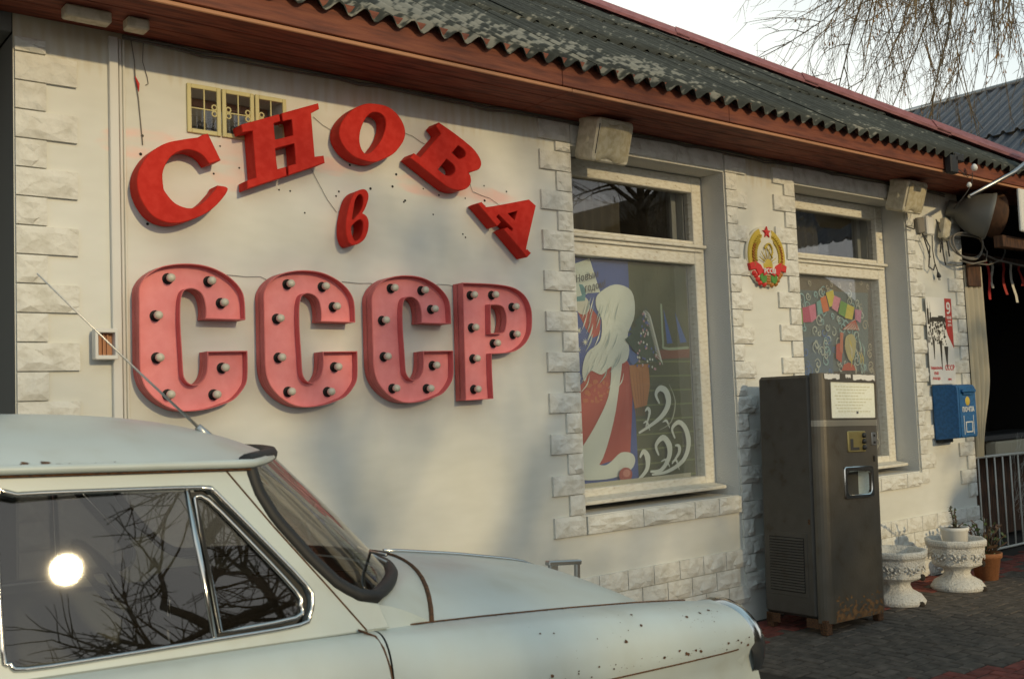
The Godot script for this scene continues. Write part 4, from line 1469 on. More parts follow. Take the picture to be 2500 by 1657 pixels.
func emblem() -> void:
	# a round painted relief: wheat and maize wreath, star, sun, hammer and sickle, red ribbon, fruit
	var e := thing("emblem", "colourful oval relief emblem with red star, wheat wreath and red ribbon between the windows", "emblem", Vector3(7.066, 2.966, 0.0))
	var s := S()
	var prof := [Vector2(0.0, 0.05), Vector2(0.12, 0.05), Vector2(0.21, 0.046), Vector2(0.248, 0.034), Vector2(0.257, 0.015), Vector2(0.25, 0.004)]
	lathe(s, prof, 36, Transform3D(Basis(Vector3.RIGHT, PI / 2), Vector3.ZERO))
	obj("plate", s, M.cream, e)
	for sd in [-1.0, 1.0]:
		var wr := S()
		var po := PackedVector2Array()
		for k in 15:
			var a := lerpf(0.36, 2.1, k / 14.0)
			po.append(Vector2(sin(a) * 0.246 * sd, cos(a) * 0.246))
		for k in 15:
			var a := lerpf(2.1, 0.36, k / 14.0)
			po.append(Vector2(sin(a) * 0.150 * sd, cos(a) * 0.165))
		extrude(wr, po, [], 0.020, 0.049, 0.006)
		obj("wreath", wr, M.gold, e, false)
	for sd in [-1.0, 1.0]:
		for k in 26:
			# ears of wheat along the rim, golden outside, darker maize inside
			var f := k / 25.0
			var a: float = lerpf(0.42, 2.0, f)
			for ring in 3:
				var r: float = [0.236, 0.200, 0.165][ring] - (0.012 if k % 2 == 0 else 0.0)
				if ring == 2 and (k < 3 or k > 22):
					continue
				var c := Vector3(sin(a) * r * sd, cos(a) * r, 0.05 - 0.014 * (1.0 if ring == 0 else 0.0))
				var g := S()
				var dir := Vector3(-cos(a) * sd, sin(a), 0) + Vector3(sin(a) * sd, cos(a), 0) * (0.5 if k % 2 == 0 else -0.3)
				tube(g, [c - dir * 0.012, c + Vector3(0, 0, 0.006), c + dir * 0.012], [0.004, 0.0085, 0.003], 5)
				obj("grain", g, M.orange if ring == 1 and k > 9 else M.gold, e)
	var st := S()
	var sp := PackedVector2Array()
	for k in 10:
		var r := 0.052 if k % 2 == 0 else 0.021
		sp.append(Vector2(sin(TAU * k / 10) * r, 0.205 + cos(TAU * k / 10) * r))
	extrude(st, sp, [], 0.046, 0.062, 0.003)
	obj("star", st, M.star, e, false)
	for k in 13:
		var ray := S()
		var a := lerpf(-1.25, 1.25, k / 12.0)
		var d := Vector3(sin(a), cos(a), 0)
		tube(ray, [Vector3(0, -0.07, 0.052) + d * 0.05, Vector3(0, -0.07, 0.053) + d * (0.15 - 0.02 * absf(a))], [0.007, 0.002], 4)
		obj("sun_ray", ray, M.white if k % 2 == 0 else M.gold, e)
	var su := S()
	lathe(su, [Vector2(0.0, 0.062), Vector2(0.05, 0.058), Vector2(0.066, 0.049)], 20, Transform3D(Basis(Vector3.RIGHT, PI / 2), Vector3(0, -0.075, 0)))
	obj("sun", su, M.gold, e)
	var sk := S()
	var arc := []
	for k in 12:
		var a := lerpf(-0.5, 3.4, k / 11.0)
		arc.append(Vector3(0.012 + cos(a - 0.6) * 0.048, 0.055 + sin(a - 0.6) * 0.055, 0.058))
	tube(sk, arc, [0.006, 0.007, 0.008, 0.0085, 0.009, 0.009, 0.009, 0.008, 0.007, 0.006, 0.004, 0.002], 5)
	tube(sk, [Vector3(0.04, 0.01, 0.058), Vector3(0.055, -0.012, 0.058)], 0.006, 5)
	obj("sickle", sk, M.gold, e)
	var hm := S()
	tube(hm, [Vector3(-0.03, 0.085, 0.062), Vector3(0.05, -0.005, 0.062)], 0.005, 5)
	box(hm, Vector3(-0.03, 0.083, 0.062), Vector3(0.05, 0.022, 0.014), 0.003, Basis(Vector3.BACK, 0.75))
	obj("hammer", hm, M.gold, e)
	for sd in [-1.0, 1.0]:
		var rb := S()
		extrude(rb, pts([0.06 * sd, -0.13, 0.10 * sd, -0.075, 0.17 * sd, -0.045, 0.25 * sd, -0.07, 0.235 * sd, -0.125, 0.17 * sd, -0.115, 0.13 * sd, -0.165]), [], 0.030, 0.058, 0.004)
		obj("ribbon_fold", rb, M.star, e, false)
		var lf := S()
		extrude(lf, smooth(pts([0.03 * sd, -0.165, 0.09 * sd, -0.145, 0.115 * sd, -0.18, 0.09 * sd, -0.225, 0.04 * sd, -0.215]), []), [], 0.025, 0.056, 0.004)
		obj("vine_leaf", lf, M.green, e, false)
		var fr := S()
		for q in [[0.155, -0.165], [0.135, -0.195], [0.18, -0.145], [0.105, -0.225], [0.05, -0.236]]:
			lathe(fr, [Vector2(0, 0.024), Vector2(0.016, 0.018), Vector2(0.024, 0.0)], 10, Transform3D(Basis(Vector3.RIGHT, PI / 2), Vector3(q[0] * sd, q[1], 0.034)))
		obj("fruit", fr, M.orange if sd > 0 else M.star, e)
	var gr := S()
	for k in 12:
		lathe(gr, [Vector2(0, 0.012), Vector2(0.009, 0.008), Vector2(0.012, 0.0)], 7, Transform3D(Basis(Vector3.RIGHT, PI / 2), Vector3((k % 3 - 1) * 0.017, -0.165 - (k / 3) * 0.021, 0.045)))
	obj("grapes", gr, M.orange, e)
	var ctr := S()
	extrude(ctr, smooth(pts([-0.085, -0.125, -0.04, -0.098, 0.0, -0.09, 0.04, -0.098, 0.085, -0.125, 0.075, -0.168, 0.0, -0.145, -0.075, -0.168]), [0, 4, 5, 7]), [], 0.045, 0.064, 0.003)
	obj("ribbon_centre", ctr, M.star, e, false)
	put("lettering", words("РССМ", 0.058, 0.006, "Droid Sans", true), M.white, e).position = Vector3(0, -0.124, 0.066)

func eave_things() -> void:
	# loudspeaker cabinets
	var labs := ["dirty cream outdoor speaker over the first window", "dirty cream outdoor speaker over the right edge of the second window"]
	var sp: Node3D
	for k in 2:
		if k == 1:
			dup(sp, labs[1], Vector3(9.19, 3.665, 0.155))
			break
		sp = thing("wall_speaker", labs[0], "speaker", Vector3(5.135, 3.672, 0.155), "cream outdoor speakers under the eaves")
		var bas := Basis(Vector3.RIGHT, 0.30) * Basis(Vector3.UP, 0.04)
		var s := S()
		extrude(s, round_rect(-0.185, -0.155, 0.185, 0.155, 0.035), [], -0.12, 0.07, 0.012)
		var o := obj("cabinet", s, M.speaker, sp, false)
		o.basis = bas
		var g := S()
		grid(g, func(u, v):
			var x := lerpf(-0.155, 0.165, u)
			var y := lerpf(-0.135, 0.125, v)
			var wob := 0.012 * cos(u * TAU * 1.5) * (1.0 if v > 0.5 else -1.0) * pow(absf(2.0 * v - 1.0), 4.0)
			return Vector3(x, y + wob, 0.073 + 0.022 * (1.0 - pow(absf(2.0 * u - 1.0), 3.0)) * (1.0 - pow(absf(2.0 * v - 1.0), 6.0))), 16, 14)
		obj("grille", g, M.grille, sp).basis = bas
		var sl := S()
		span(sl, -0.172, -0.164, -0.10, 0.11, 0.05, 0.0725, 0.001)
		obj("side_groove", sl, M.black, sp).basis = bas
		var br := S()
		lathe(br, [Vector2(0.0, 0.014), Vector2(0.04, 0.014), Vector2(0.045, 0.0)], 16, Transform3D(Basis(Vector3.BACK, PI / 2), Vector3(-0.172, 0.0, -0.03)))
		span(br, -0.19, -0.14, 0.05, 0.17, -0.09, -0.03, 0.01)
		obj("bracket", br, M.speaker, sp)
	for q in [[1.503, 0.22, "long cream box fixed under the eaves above the white pipe"], [1.745, 0.11, "short cream box fixed under the eaves right of the long cream box"]]:
		var b := S()
		box(b, Vector3(0, 0, 0), Vector3(q[1], 0.058, 0.085), 0.008)
		var o := obj("junction_box", b, M.speaker)
		o.position = Vector3(q[0], 3.798, 0.243)
		tag(o, q[2], "box", "cream boxes under the eaves")
	# horn loudspeakers
	horn("horn_loudspeaker", "grey horn loudspeaker with a dented pale mouth at the right corner", Vector3(10.36, 3.54, 0.36), Vector3(0.52, -0.30, 0.80), 0.235, M.horn)
	horn("horn_loudspeaker", "dark brown horn loudspeaker behind the grey horn loudspeaker", Vector3(10.62, 3.58, 0.30), Vector3(0.80, -0.12, 0.55), 0.23, M.brownboard)
	# cables clipped along the top of the wall
	for k in 2:
		var s := S()
		var p := []
		for i in 60:
			var x := 1.75 + i * 0.142
			p.append(Vector3(x, 3.818 - k * 0.018 + 0.005 * sin(x * (3.1 + k) + k) - (0.012 if i % 7 == 3 else 0.0), 0.012 + 0.004 * k))
		tube(s, p, 0.008 - 0.002 * k, 5)
		tag(obj("wall_cable", s, M.cable_grey), ["thicker grey cable running along the wall under the soffit", "thinner cable running just below the thicker cable under the soffit"][k], "cable")
	var bulbs := thing("bulb_string", "string of small round bulbs on a dark wire at the right end of the eaves", "light string")
	var wv := S()
	tube(wv, [Vector3(9.30, 3.86, 0.60), Vector3(9.42, 3.79, 0.63), Vector3(9.50, 3.84, 0.64), Vector3(9.48, 3.72, 0.63), Vector3(9.40, 3.62, 0.6), Vector3(9.36, 3.5, 0.5)], 0.004, 5)
	obj("wire", wv, M.cable, bulbs)
	for q in [[9.515, 3.885, 0.033], [9.395, 3.705, 0.024]]:
		var b := S()
		lathe(b, [Vector2(0, -q[2]), Vector2(q[2] * 0.7, -q[2] * 0.7), Vector2(q[2], 0), Vector2(q[2] * 0.7, q[2] * 0.7), Vector2(0.01, q[2] * 1.1), Vector2(0, q[2] * 1.1)], 14, Transform3D(Basis.IDENTITY, Vector3(q[0], q[1], 0.65)))
		obj("bulb", b, M.white, bulbs)
	var dk := S()
	span(dk, 9.11, 9.24, 3.80, 3.97, 0.57, 0.64, 0.01)
	span(dk, 9.20, 9.36, 3.92, 4.0, 0.57, 0.64, 0.01)
	tag(obj("floodlight", dk, M.black), "small black lamp housing under the corrugated eave near the right end", "lamp housing")
	var pole := S()
	tube(pole, [Vector3(9.72, 3.66, 0.48), Vector3(10.30, 3.93, 0.66), Vector3(10.68, 4.13, 0.70)], 0.022, 8)
	tube(pole, [Vector3(10.60, 4.09, 0.70), Vector3(11.3, 4.46, 0.74)], 0.045, 10)
	tag(obj("diagonal_pipe", pole, M.steel), "grey pipe slanting up to the right past the end of the roof", "pipe")

func horn(n: String, label: String, at: Vector3, dir: Vector3, r: float, m: Material) -> void:
	var h := thing(n, label, "horn loudspeaker", at)
	var bas := Basis.looking_at(-dir.normalized(), Vector3.UP) * Basis(Vector3.RIGHT, PI / 2)
	var xf := Transform3D(bas, Vector3.ZERO)
	var s := S()
	lathe(s, [Vector2(0.0, -0.42), Vector2(0.085, -0.42), Vector2(0.085, -0.33), Vector2(0.13, -0.30), Vector2(r * 0.88, -0.18), Vector2(r * 0.97, -0.04), Vector2(r + 0.008, 0.0), Vector2(r, 0.006), Vector2(r * 0.93, -0.02), Vector2(r * 0.78, -0.10), Vector2(r * 0.5, -0.16), Vector2(r * 0.26, -0.19)], 28, xf)
	obj("bell", s, m, h)
	var c := S()
	lathe(c, [Vector2(r * 0.30, -0.20), Vector2(r * 0.25, -0.10), Vector2(r * 0.16, -0.05), Vector2(0.0, -0.035)], 20, xf)
	obj("centre_cone", c, M.steel, h)
	var b := S()
	tube(b, [xf * Vector3(0, -0.36, 0), xf * Vector3(0, -0.36, 0) + Vector3(-0.06, -0.1, -0.2), Vector3(-0.2, -0.12, -at.z + 0.01)], 0.014, 6)
	obj("bracket", b, M.cable_grey, h)

# ---------------------------------------------------------------- drinks machine
func drinks_machine() -> void:
	var d := thing("drinks_machine", "old dark grey metal soda water vending machine standing against the wall", "vending machine", Vector3(6.985, 0, 0.77))
	d.rotation.z = -0.033
	var body := S()
	var plan := PackedVector2Array([Vector2(-0.39, -0.58), Vector2(0.39, -0.58), Vector2(0.39, -0.095), Vector2(-0.39, -0.095)])
	# plan lies in x / -z: stand it up with a basis
	var up := Basis(Vector3(1, 0, 0), Vector3(0, 0, 1), Vector3(0, 1, 0))
	span(body, -0.39, 0.39, 0.10, 1.935, -0.58, -0.098, 0.022)
	obj("cabinet", body, M.metal_dark, d)
	# front shell with rounded upright corners
	var cols := [[-0.39, -0.255], [0.34, 0.39]]
	var shell := S()
	var prof := PackedVector2Array([Vector2(-0.39, -0.09), Vector2(0.39, -0.09), Vector2(0.39, -0.05)])
	for k in 5:
		prof.append(Vector2(0.39 - 0.05 + 0.05 * cos(k * PI / 8), -0.05 + 0.05 * sin(k * PI / 8)))
	for k in 7:
		prof.append(Vector2(-0.39 + 0.09 - 0.09 * sin(k * PI / 12), -0.09 + 0.09 * cos(k * PI / 12)))
	var lower := [[0.075, 0.985], [0.985, 1.225], [1.225, 1.54], [1.586, 1.60], [1.60, 1.885], [1.885, 1.945]]
	# solid rings of the shell: full where closed, hollowed by the niche and the pale panel
	for q in [[0.075, 0.985], [1.225, 1.54], [1.586, 1.595], [1.888, 1.945]]:
		ring_block(shell, prof, q[0], q[1])
	for q in [[0.985, 1.225, -0.125, 0.268], [1.595, 1.888, -0.262, 0.362]]:
		var left := PackedVector2Array()
		var right := PackedVector2Array()
		for p in prof:
			if p.x < q[2]:
				left.append(p)
			elif p.x > q[3]:
				right.append(p)
		left.append(Vector2(q[2], 0.0))
		left.append(Vector2(q[2], -0.09))
		ring_block(shell, Geometry2D.convex_hull(left), q[0], q[1])
		right.append(Vector2(q[3], 0.0))
		right.append(Vector2(q[3], -0.09))
		ring_block(shell, Geometry2D.convex_hull(right), q[0], q[1])
	obj("front_shell", shell, M.metal_front, d)
	var band := S()
	for k in 4:
		var pr := PackedVector2Array()
		for p in prof:
			pr.append(p * Vector2(1.006, 1.0) + Vector2(0, 0.004 if p.y > -0.08 else 0.0))
		ring_block(band, pr, 1.541 + k * 0.0113, 1.5495 + k * 0.0113)
	ring_block(band, prof, 1.54, 1.586)
	obj("ribbed_band", band, M.band, d)
	var pl := S()
	extrude(pl, round_rect(-0.262, 1.596, 0.362, 1.887, 0.012), [], -0.05, -0.006, 0.003)
	obj("panel", pl, M.sign, d, false)
	var fm := S()
	extrude(fm, round_rect(-0.268, 1.590, 0.368, 1.893, 0.014), [round_rect(-0.252, 1.603, 0.352, 1.880, 0.012)], -0.02, 0.004, 0.002)
	obj("panel_frame", fm, M.metal_front, d, false)
	var sc := S()
	span(sc, 0.09, 0.115, 1.635, 1.655, -0.006, -0.003, 0.001)
	obj("panel_screw", sc, M.steel, d)
	for k in 9:
		# faint printed lines on the panel
		var li := S()
		var y := 1.845 - k * 0.024
		var xa := -0.19 + (k % 3) * 0.02
		var x := xa
		while x < 0.28 - (k % 4) * 0.05:
			var wd := rng.randf_range(0.015, 0.05)
			span(li, x, x + wd, y - 0.004, y + 0.004, -0.0062, -0.0050, 0.0)
			x += wd + 0.012
		obj("print_line", li, M.print, d)
	# peeling white paint and rust on the top edge
	var wp := S()
	for q in [[-0.33, -0.13, 1.898, 1.942], [0.05, 0.352, 1.897, 1.943], [-0.05, 0.02, 1.91, 1.941]]:
		var poly := PackedVector2Array()
		for k in 12:
			poly.append(Vector2(lerpf(q[0], q[1], k / 11.0), q[2] + rng.randf_range(-0.004, 0.012)))
		for k in 12:
			poly.append(Vector2(lerpf(q[1], q[0], k / 11.0), q[3] + rng.randf_range(-0.006, 0.001)))
		extrude(wp, poly, [], 0.0005, 0.0022, 0.0)
	obj("white_paint", wp, M.white, d, false)
	var ru := S()
	for q in [[-0.29, 0.077, 0, 1], [0.338, 0.36, 1, 0], [0.338, 0.077, 1, 1], [-0.29, 0.077, 0, 1], [-0.29, 0.36, 0, 0], [0.338, 0.36, 1, 0]]:
		ru.set_normal(Vector3(0, 0, 1))
		ru.set_uv(Vector2(q[2], q[3]))
		ru.add_vertex(Vector3(q[0], q[1], 0.0012))
	obj("rust_patch", ru, rust_film(), d, false)
	# brass dial panel, three buttons, coin plate, slot
	var bp := S()
	extrude(bp, round_rect(-0.058, 1.338, 0.182, 1.50, 0.012), [], 0.0, 0.008, 0.003)
	obj("button_panel", bp, M.brass, d, false)
	for y in [1.466, 1.419, 1.372]:
		var b := S()
		lathe(b, [Vector2(0.020, 0.008), Vector2(0.020, 0.022), Vector2(0.013, 0.028), Vector2(0.0, 0.029)], 16, Transform3D(Basis(Vector3.RIGHT, PI / 2), Vector3(0.150, y, 0)))
		obj("button", b, M.black, d)
	var wn := S()
	span(wn, -0.03, 0.01, 1.36, 1.44, 0.0075, 0.0095, 0.001)
	span(wn, -0.03, 0.09, 1.352, 1.375, 0.0075, 0.0092, 0.001)
	obj("worn_print", wn, M.metal_dark, d)
	var cp := S()
	extrude(cp, round_rect(0.272, 1.385, 0.335, 1.485, 0.006), [], 0.0, 0.006, 0.002)
	obj("coin_plate", cp, M.steel, d, false)
	for q in [[0.295, 0.318, 1.452, 1.470], [0.293, 0.322, 1.398, 1.416], [0.290, 0.306, 1.258, 1.302]]:
		var k := S()
		span(k, q[0], q[1], q[2], q[3], 0.0, 0.0075, 0.001)
		obj("coin_slot", k, M.dark, d)
	# serving niche
	var ni := S()
	ni.set_smooth_group(-1)
	grid(ni, func(u, v):
		var a := lerpf(-PI / 2, PI / 2, u)
		return Vector3(0.0715 + sin(a) * 0.165, lerpf(1.0, 1.20, v), -0.012 - cos(a) * 0.20), 14, 1, true)
	quad(ni, Vector3(-0.10, 1.0, -0.005), Vector3(0.245, 1.0, -0.005), Vector3(0.245, 1.0, -0.22), Vector3(-0.10, 1.0, -0.22))
	quad(ni, Vector3(-0.10, 1.20, -0.22), Vector3(0.245, 1.20, -0.22), Vector3(0.245, 1.20, -0.005), Vector3(-0.10, 1.20, -0.005))
	obj("niche", ni, M.sign, d)
	var nf := S()
	extrude(nf, round_rect(-0.128, 0.982, 0.270, 1.228, 0.03), [round_rect(-0.092, 1.012, 0.236, 1.188, 0.04)], -0.012, 0.014, 0.006)
	obj("niche_frame", nf, M.chrome, d, false)
	# louvred panel in the left side
	var lp := S()
	var side := Transform3D(Basis(Vector3.UP, -PI / 2), Vector3(-0.39, 0, 0))
	span(lp, -0.394, -0.388, 0.25, 0.735, -0.55, -0.165, 0.002)
	obj("side_panel", lp, M.metal_dark, d)
	var bk := S()
	span(bk, -0.3955, -0.392, 0.28, 0.695, -0.51, -0.19, 0.001)
	obj("vent_back", bk, M.dark, d)
	for k in 19:
		var y := 0.289 + k * 0.0213
		var l := S()
		box(l, Vector3(-0.399, y + 0.008, -0.35), Vector3(0.0025, 0.017, 0.31), 0.0008, Basis(Vector3.BACK, -0.55))
		obj("louvre", l, M.metal_dark, d)
	var hd := S()
	span(hd, -0.392, -0.388, 0.80, 0.84, -0.15, -0.13, 0.001)
	obj("side_catch", hd, M.rust, d)
	# skirt and feet
	var sk := S()
	span(sk, -0.385, -0.380, 0.03, 0.10, -0.57, -0.44, 0.001)
	span(sk, -0.385, -0.380, 0.03, 0.10, -0.20, -0.06, 0.001)
	obj("skirt", sk, M.rust, d)
	for q in [[-0.35, -0.05], [0.34, -0.05], [-0.35, -0.54], [0.34, -0.54]]:
		var f := S()
		span(f, q[0] - 0.035, q[0] + 0.035, 0.0 + (0.012 if q[0] > 0.0 else -0.012), 0.10, q[1] - 0.03, q[1] + 0.03, 0.006)
		obj("foot", f, M.rust, d)

# ragged rust that climbs from the lower edge, cut out of a thin film
func rust_film() -> StandardMaterial3D:
	var im := Image.create(256, 128, false, Image.FORMAT_RGBA8)
	var n := FastNoiseLite.new()
	n.seed = 44
	n.frequency = 0.035
	n.fractal_octaves = 5
	for y in 128:
		for x in 256:
			var v := n.get_noise_2d(x, y * 1.4)
			var up := 1.0 - y / 127.0
			var c := lin(0.10, 0.045, 0.014).lerp(lin(0.19, 0.10, 0.035), clampf(v + 0.5, 0.0, 1.0))
			c.a = 1.0 if v + 0.42 - up * 1.15 > 0.12 else 0.0
			im.set_pixel(x, y, c)
	var m := mat(Color.WHITE, 0.85)
	m.albedo_texture = ImageTexture.create_from_image(im)
	m.transparency = BaseMaterial3D.TRANSPARENCY_ALPHA_SCISSOR
	m.alpha_scissor_threshold = 0.5
	m.texture_repeat = false
	return m

func area(p: PackedVector2Array) -> float:
	var a := 0.0
	for i in p.size():
		a += p[i].cross(p[(i + 1) % p.size()])
	return a * 0.5

# upright prism over a plan given in (x, z)
func ring_block(s: SurfaceTool, plan: PackedVector2Array, y0: float, y1: float) -> void:
	s.set_smooth_group(-1)
	var q := plan
	if q[0] == q[q.size() - 1]:
		q = q.slice(0, q.size() - 1)
	var n := q.size()
	var c := Vector2.ZERO
	for p in q:
		c += p / n
	for i in n:
		var a := q[i]
		var b := q[(i + 1) % n]
		var m := (a + b) * 0.5 - c
		quad_out(s, Vector3(a.x, y0, a.y), Vector3(b.x, y0, b.y), Vector3(b.x, y1, b.y), Vector3(a.x, y1, a.y), Vector3(m.x, 0, m.y))
		tri_out(s, Vector3(c.x, y1, c.y), Vector3(a.x, y1, a.y), Vector3(b.x, y1, b.y), Vector3.UP)
		tri_out(s, Vector3(c.x, y0, c.y), Vector3(a.x, y0, a.y), Vector3(b.x, y0, b.y), Vector3.DOWN)

# ---------------------------------------------------------------- urns and pots
func urns() -> void:
	var labs := ["white octagonal stone urn on a flared foot, half hidden by the vending machine", "white octagonal stone urn on a flared foot with a potted plant standing in it"]
	var u := thing("stone_urn", labs[0], "urn", Vector3(8.03, 0, 0.47), "white stone urns by the wall")
	var s := S()
	# outer profile, lobed eightfold
	var prof := [Vector2(0.0, 0.0), Vector2(0.225, 0.0), Vector2(0.235, 0.025), Vector2(0.20, 0.075), Vector2(0.13, 0.115), Vector2(0.112, 0.15), Vector2(0.125, 0.185), Vector2(0.20, 0.215), Vector2(0.222, 0.23), Vector2(0.215, 0.245), Vector2(0.232, 0.30), Vector2(0.252, 0.37), Vector2(0.250, 0.388), Vector2(0.268, 0.395), Vector2(0.272, 0.44), Vector2(0.255, 0.452), Vector2(0.225, 0.448), Vector2(0.205, 0.40), Vector2(0.17, 0.33), Vector2(0.0, 0.31)]
	var segs := 64
	s.set_smooth_group(0)
	var rings := []
	for p in prof:
		var ring := []
		for k in segs:
			var a := TAU * k / segs
			var oct := cos(PI / 8) / cos(fposmod(a, PI / 4) - PI / 8)
			var lob := lerpf(1.0, oct, 0.75)
			if p.y < 0.10 and p.x > 0.1:
				lob *= 1.0 + 0.05 * absf(sin(a * 4.0))
			var r: float = p.x * lob
			ring.append(Vector3(sin(a) * r, p.y, cos(a) * r))
		rings.append(ring)
	for i in rings.size() - 1:
		for k in segs:
			var k2 := (k + 1) % segs
			quad(s, rings[i][k], rings[i][k2], rings[i + 1][k2], rings[i + 1][k])
	obj("bowl", s, M.urn, u)
	for k in 8:
		var f := S()
		var a := TAU * (k + 0.5) / 8
		var o := Transform3D(Basis(Vector3.UP, a) * Basis(Vector3.RIGHT, -0.2), Vector3(sin(a) * 0.224, 0.308, cos(a) * 0.224))
		for q in [[0.0, 0.0, 0.020], [0.035, 0.016, 0.013], [-0.035, 0.016, 0.013], [0.03, -0.025, 0.012], [-0.03, -0.025, 0.012], [0.0, 0.036, 0.012], [0.062, -0.006, 0.012], [-0.062, -0.006, 0.012], [0.0, -0.04, 0.010]]:
			lathe(f, [Vector2(0, q[2] * 0.9), Vector2(q[2] * 0.6, q[2] * 0.7), Vector2(q[2], 0)], 8, o * Transform3D(Basis(Vector3.RIGHT, PI / 2), Vector3(q[0], q[1], 0.0)))
		for sg in [-1.0, 1.0]:
			tube(f, [o * Vector3(sg * 0.015, -0.02, 0.006), o * Vector3(sg * 0.05, 0.03, 0.01), o * Vector3(sg * 0.075, 0.02, 0.004)], 0.006, 5)
		obj("flower_relief", f, M.urn, u)
	var ch := S()
	for q in [[0.05, 0.228, 0.212], [-0.02, 0.012, 0.232]]:
		lathe(ch, [Vector2(0, 0.014), Vector2(0.02, 0.011), Vector2(0.03, 0.0)], 9, Transform3D(Basis(Vector3.UP, -0.5) * Basis(Vector3.RIGHT, PI / 2), Vector3(q[0], q[1], q[2])))
	obj("chip", ch, M.soil, u)
	dup(u, labs[1], Vector3(8.93, 0, 0.53)).rotation.y = 0.2
	# white pot with a leggy succulent
	var p := thing("flower_pot", "small white plastic pot with a leggy plant in the second urn", "flower pot", Vector3(8.93, 0.315, 0.53))
	var ps := S()
	lathe(ps, [Vector2(0.0, 0.0), Vector2(0.095, 0.0), Vector2(0.115, 0.20), Vector2(0.122, 0.205), Vector2(0.124, 0.235), Vector2(0.114, 0.237), Vector2(0.11, 0.215)], 28)
	obj("pot", ps, M.white, p)
	var so := S()
	lathe(so, [Vector2(0.112, 0.222), Vector2(0.06, 0.23), Vector2(0.0, 0.226)], 20)
	obj("soil", so, M.soil, p)
	sprig(p, [Vector3(-0.02, 0.22, 0), Vector3(-0.10, 0.31, 0.05), Vector3(-0.24, 0.40, 0.11), Vector3(-0.31, 0.445, 0.14)], 34, 0.022)
	sprig(p, [Vector3(0.0, 0.22, 0), Vector3(-0.03, 0.30, 0.03), Vector3(-0.07, 0.40, 0.05)], 18, 0.024)
	sprig(p, [Vector3(0.02, 0.22, 0), Vector3(0.05, 0.28, 0.0), Vector3(0.06, 0.34, -0.02)], 14, 0.024)
	sprig(p, [Vector3(0.05, 0.22, 0), Vector3(0.09, 0.26, 0.03)], 8, 0.02)
	var t := thing("flower_pot", "terracotta pot with dark green leaves at the foot of the railing", "flower pot", Vector3(9.52, 0, 0.50))
	var ts := S()
	lathe(ts, [Vector2(0.0, 0.0), Vector2(0.10, 0.0), Vector2(0.13, 0.20), Vector2(0.145, 0.205), Vector2(0.148, 0.25), Vector2(0.135, 0.252), Vector2(0.13, 0.23), Vector2(0.0, 0.225)], 28)
	obj("pot", ts, M.terracotta, t)
	for k in 16:
		var a := TAU * k / 16.0
		var tip := Vector3(cos(a) * rng.randf_range(0.10, 0.26), rng.randf_range(0.32, 0.58), sin(a) * rng.randf_range(0.08, 0.2))
		sprig(t, [Vector3(cos(a) * 0.05, 0.22, sin(a) * 0.05), tip * Vector3(0.6, 0.85, 0.6), tip], 8, 0.05)

func sprig(parent: Node3D, p: Array, n: int, size: float) -> void:
	var st := S()
	tube(st, p, 0.005, 5)
	obj("stem", st, M.leaf_red, parent)
	var lv := S()
	lv.set_smooth_group(-1)
	for k in n:
		var f := (k + 0.5) / n * (p.size() - 1)
		var i := mini(int(f), p.size() - 2)
		var c: Vector3 = p[i].lerp(p[i + 1], f - i)
		var d := Vector3(rng.randf_range(-1, 1), rng.randf_range(-0.3, 1), rng.randf_range(-1, 1)).normalized()
		var w := d.cross(Vector3(rng.randf(), rng.randf(), 1)).normalized() * size * 0.4
		var tip := c + d * size * rng.randf_range(0.8, 1.5)
		var mid := c.lerp(tip, 0.55) + Vector3(0, size * 0.1, 0)
		tri(lv, c, mid + w, tip)
		tri(lv, c, tip, mid - w)
	obj("leaves", lv, M.leaf if rng.randf() < 0.6 else M.leaf_red, parent).set_meta("kind", "stuff")

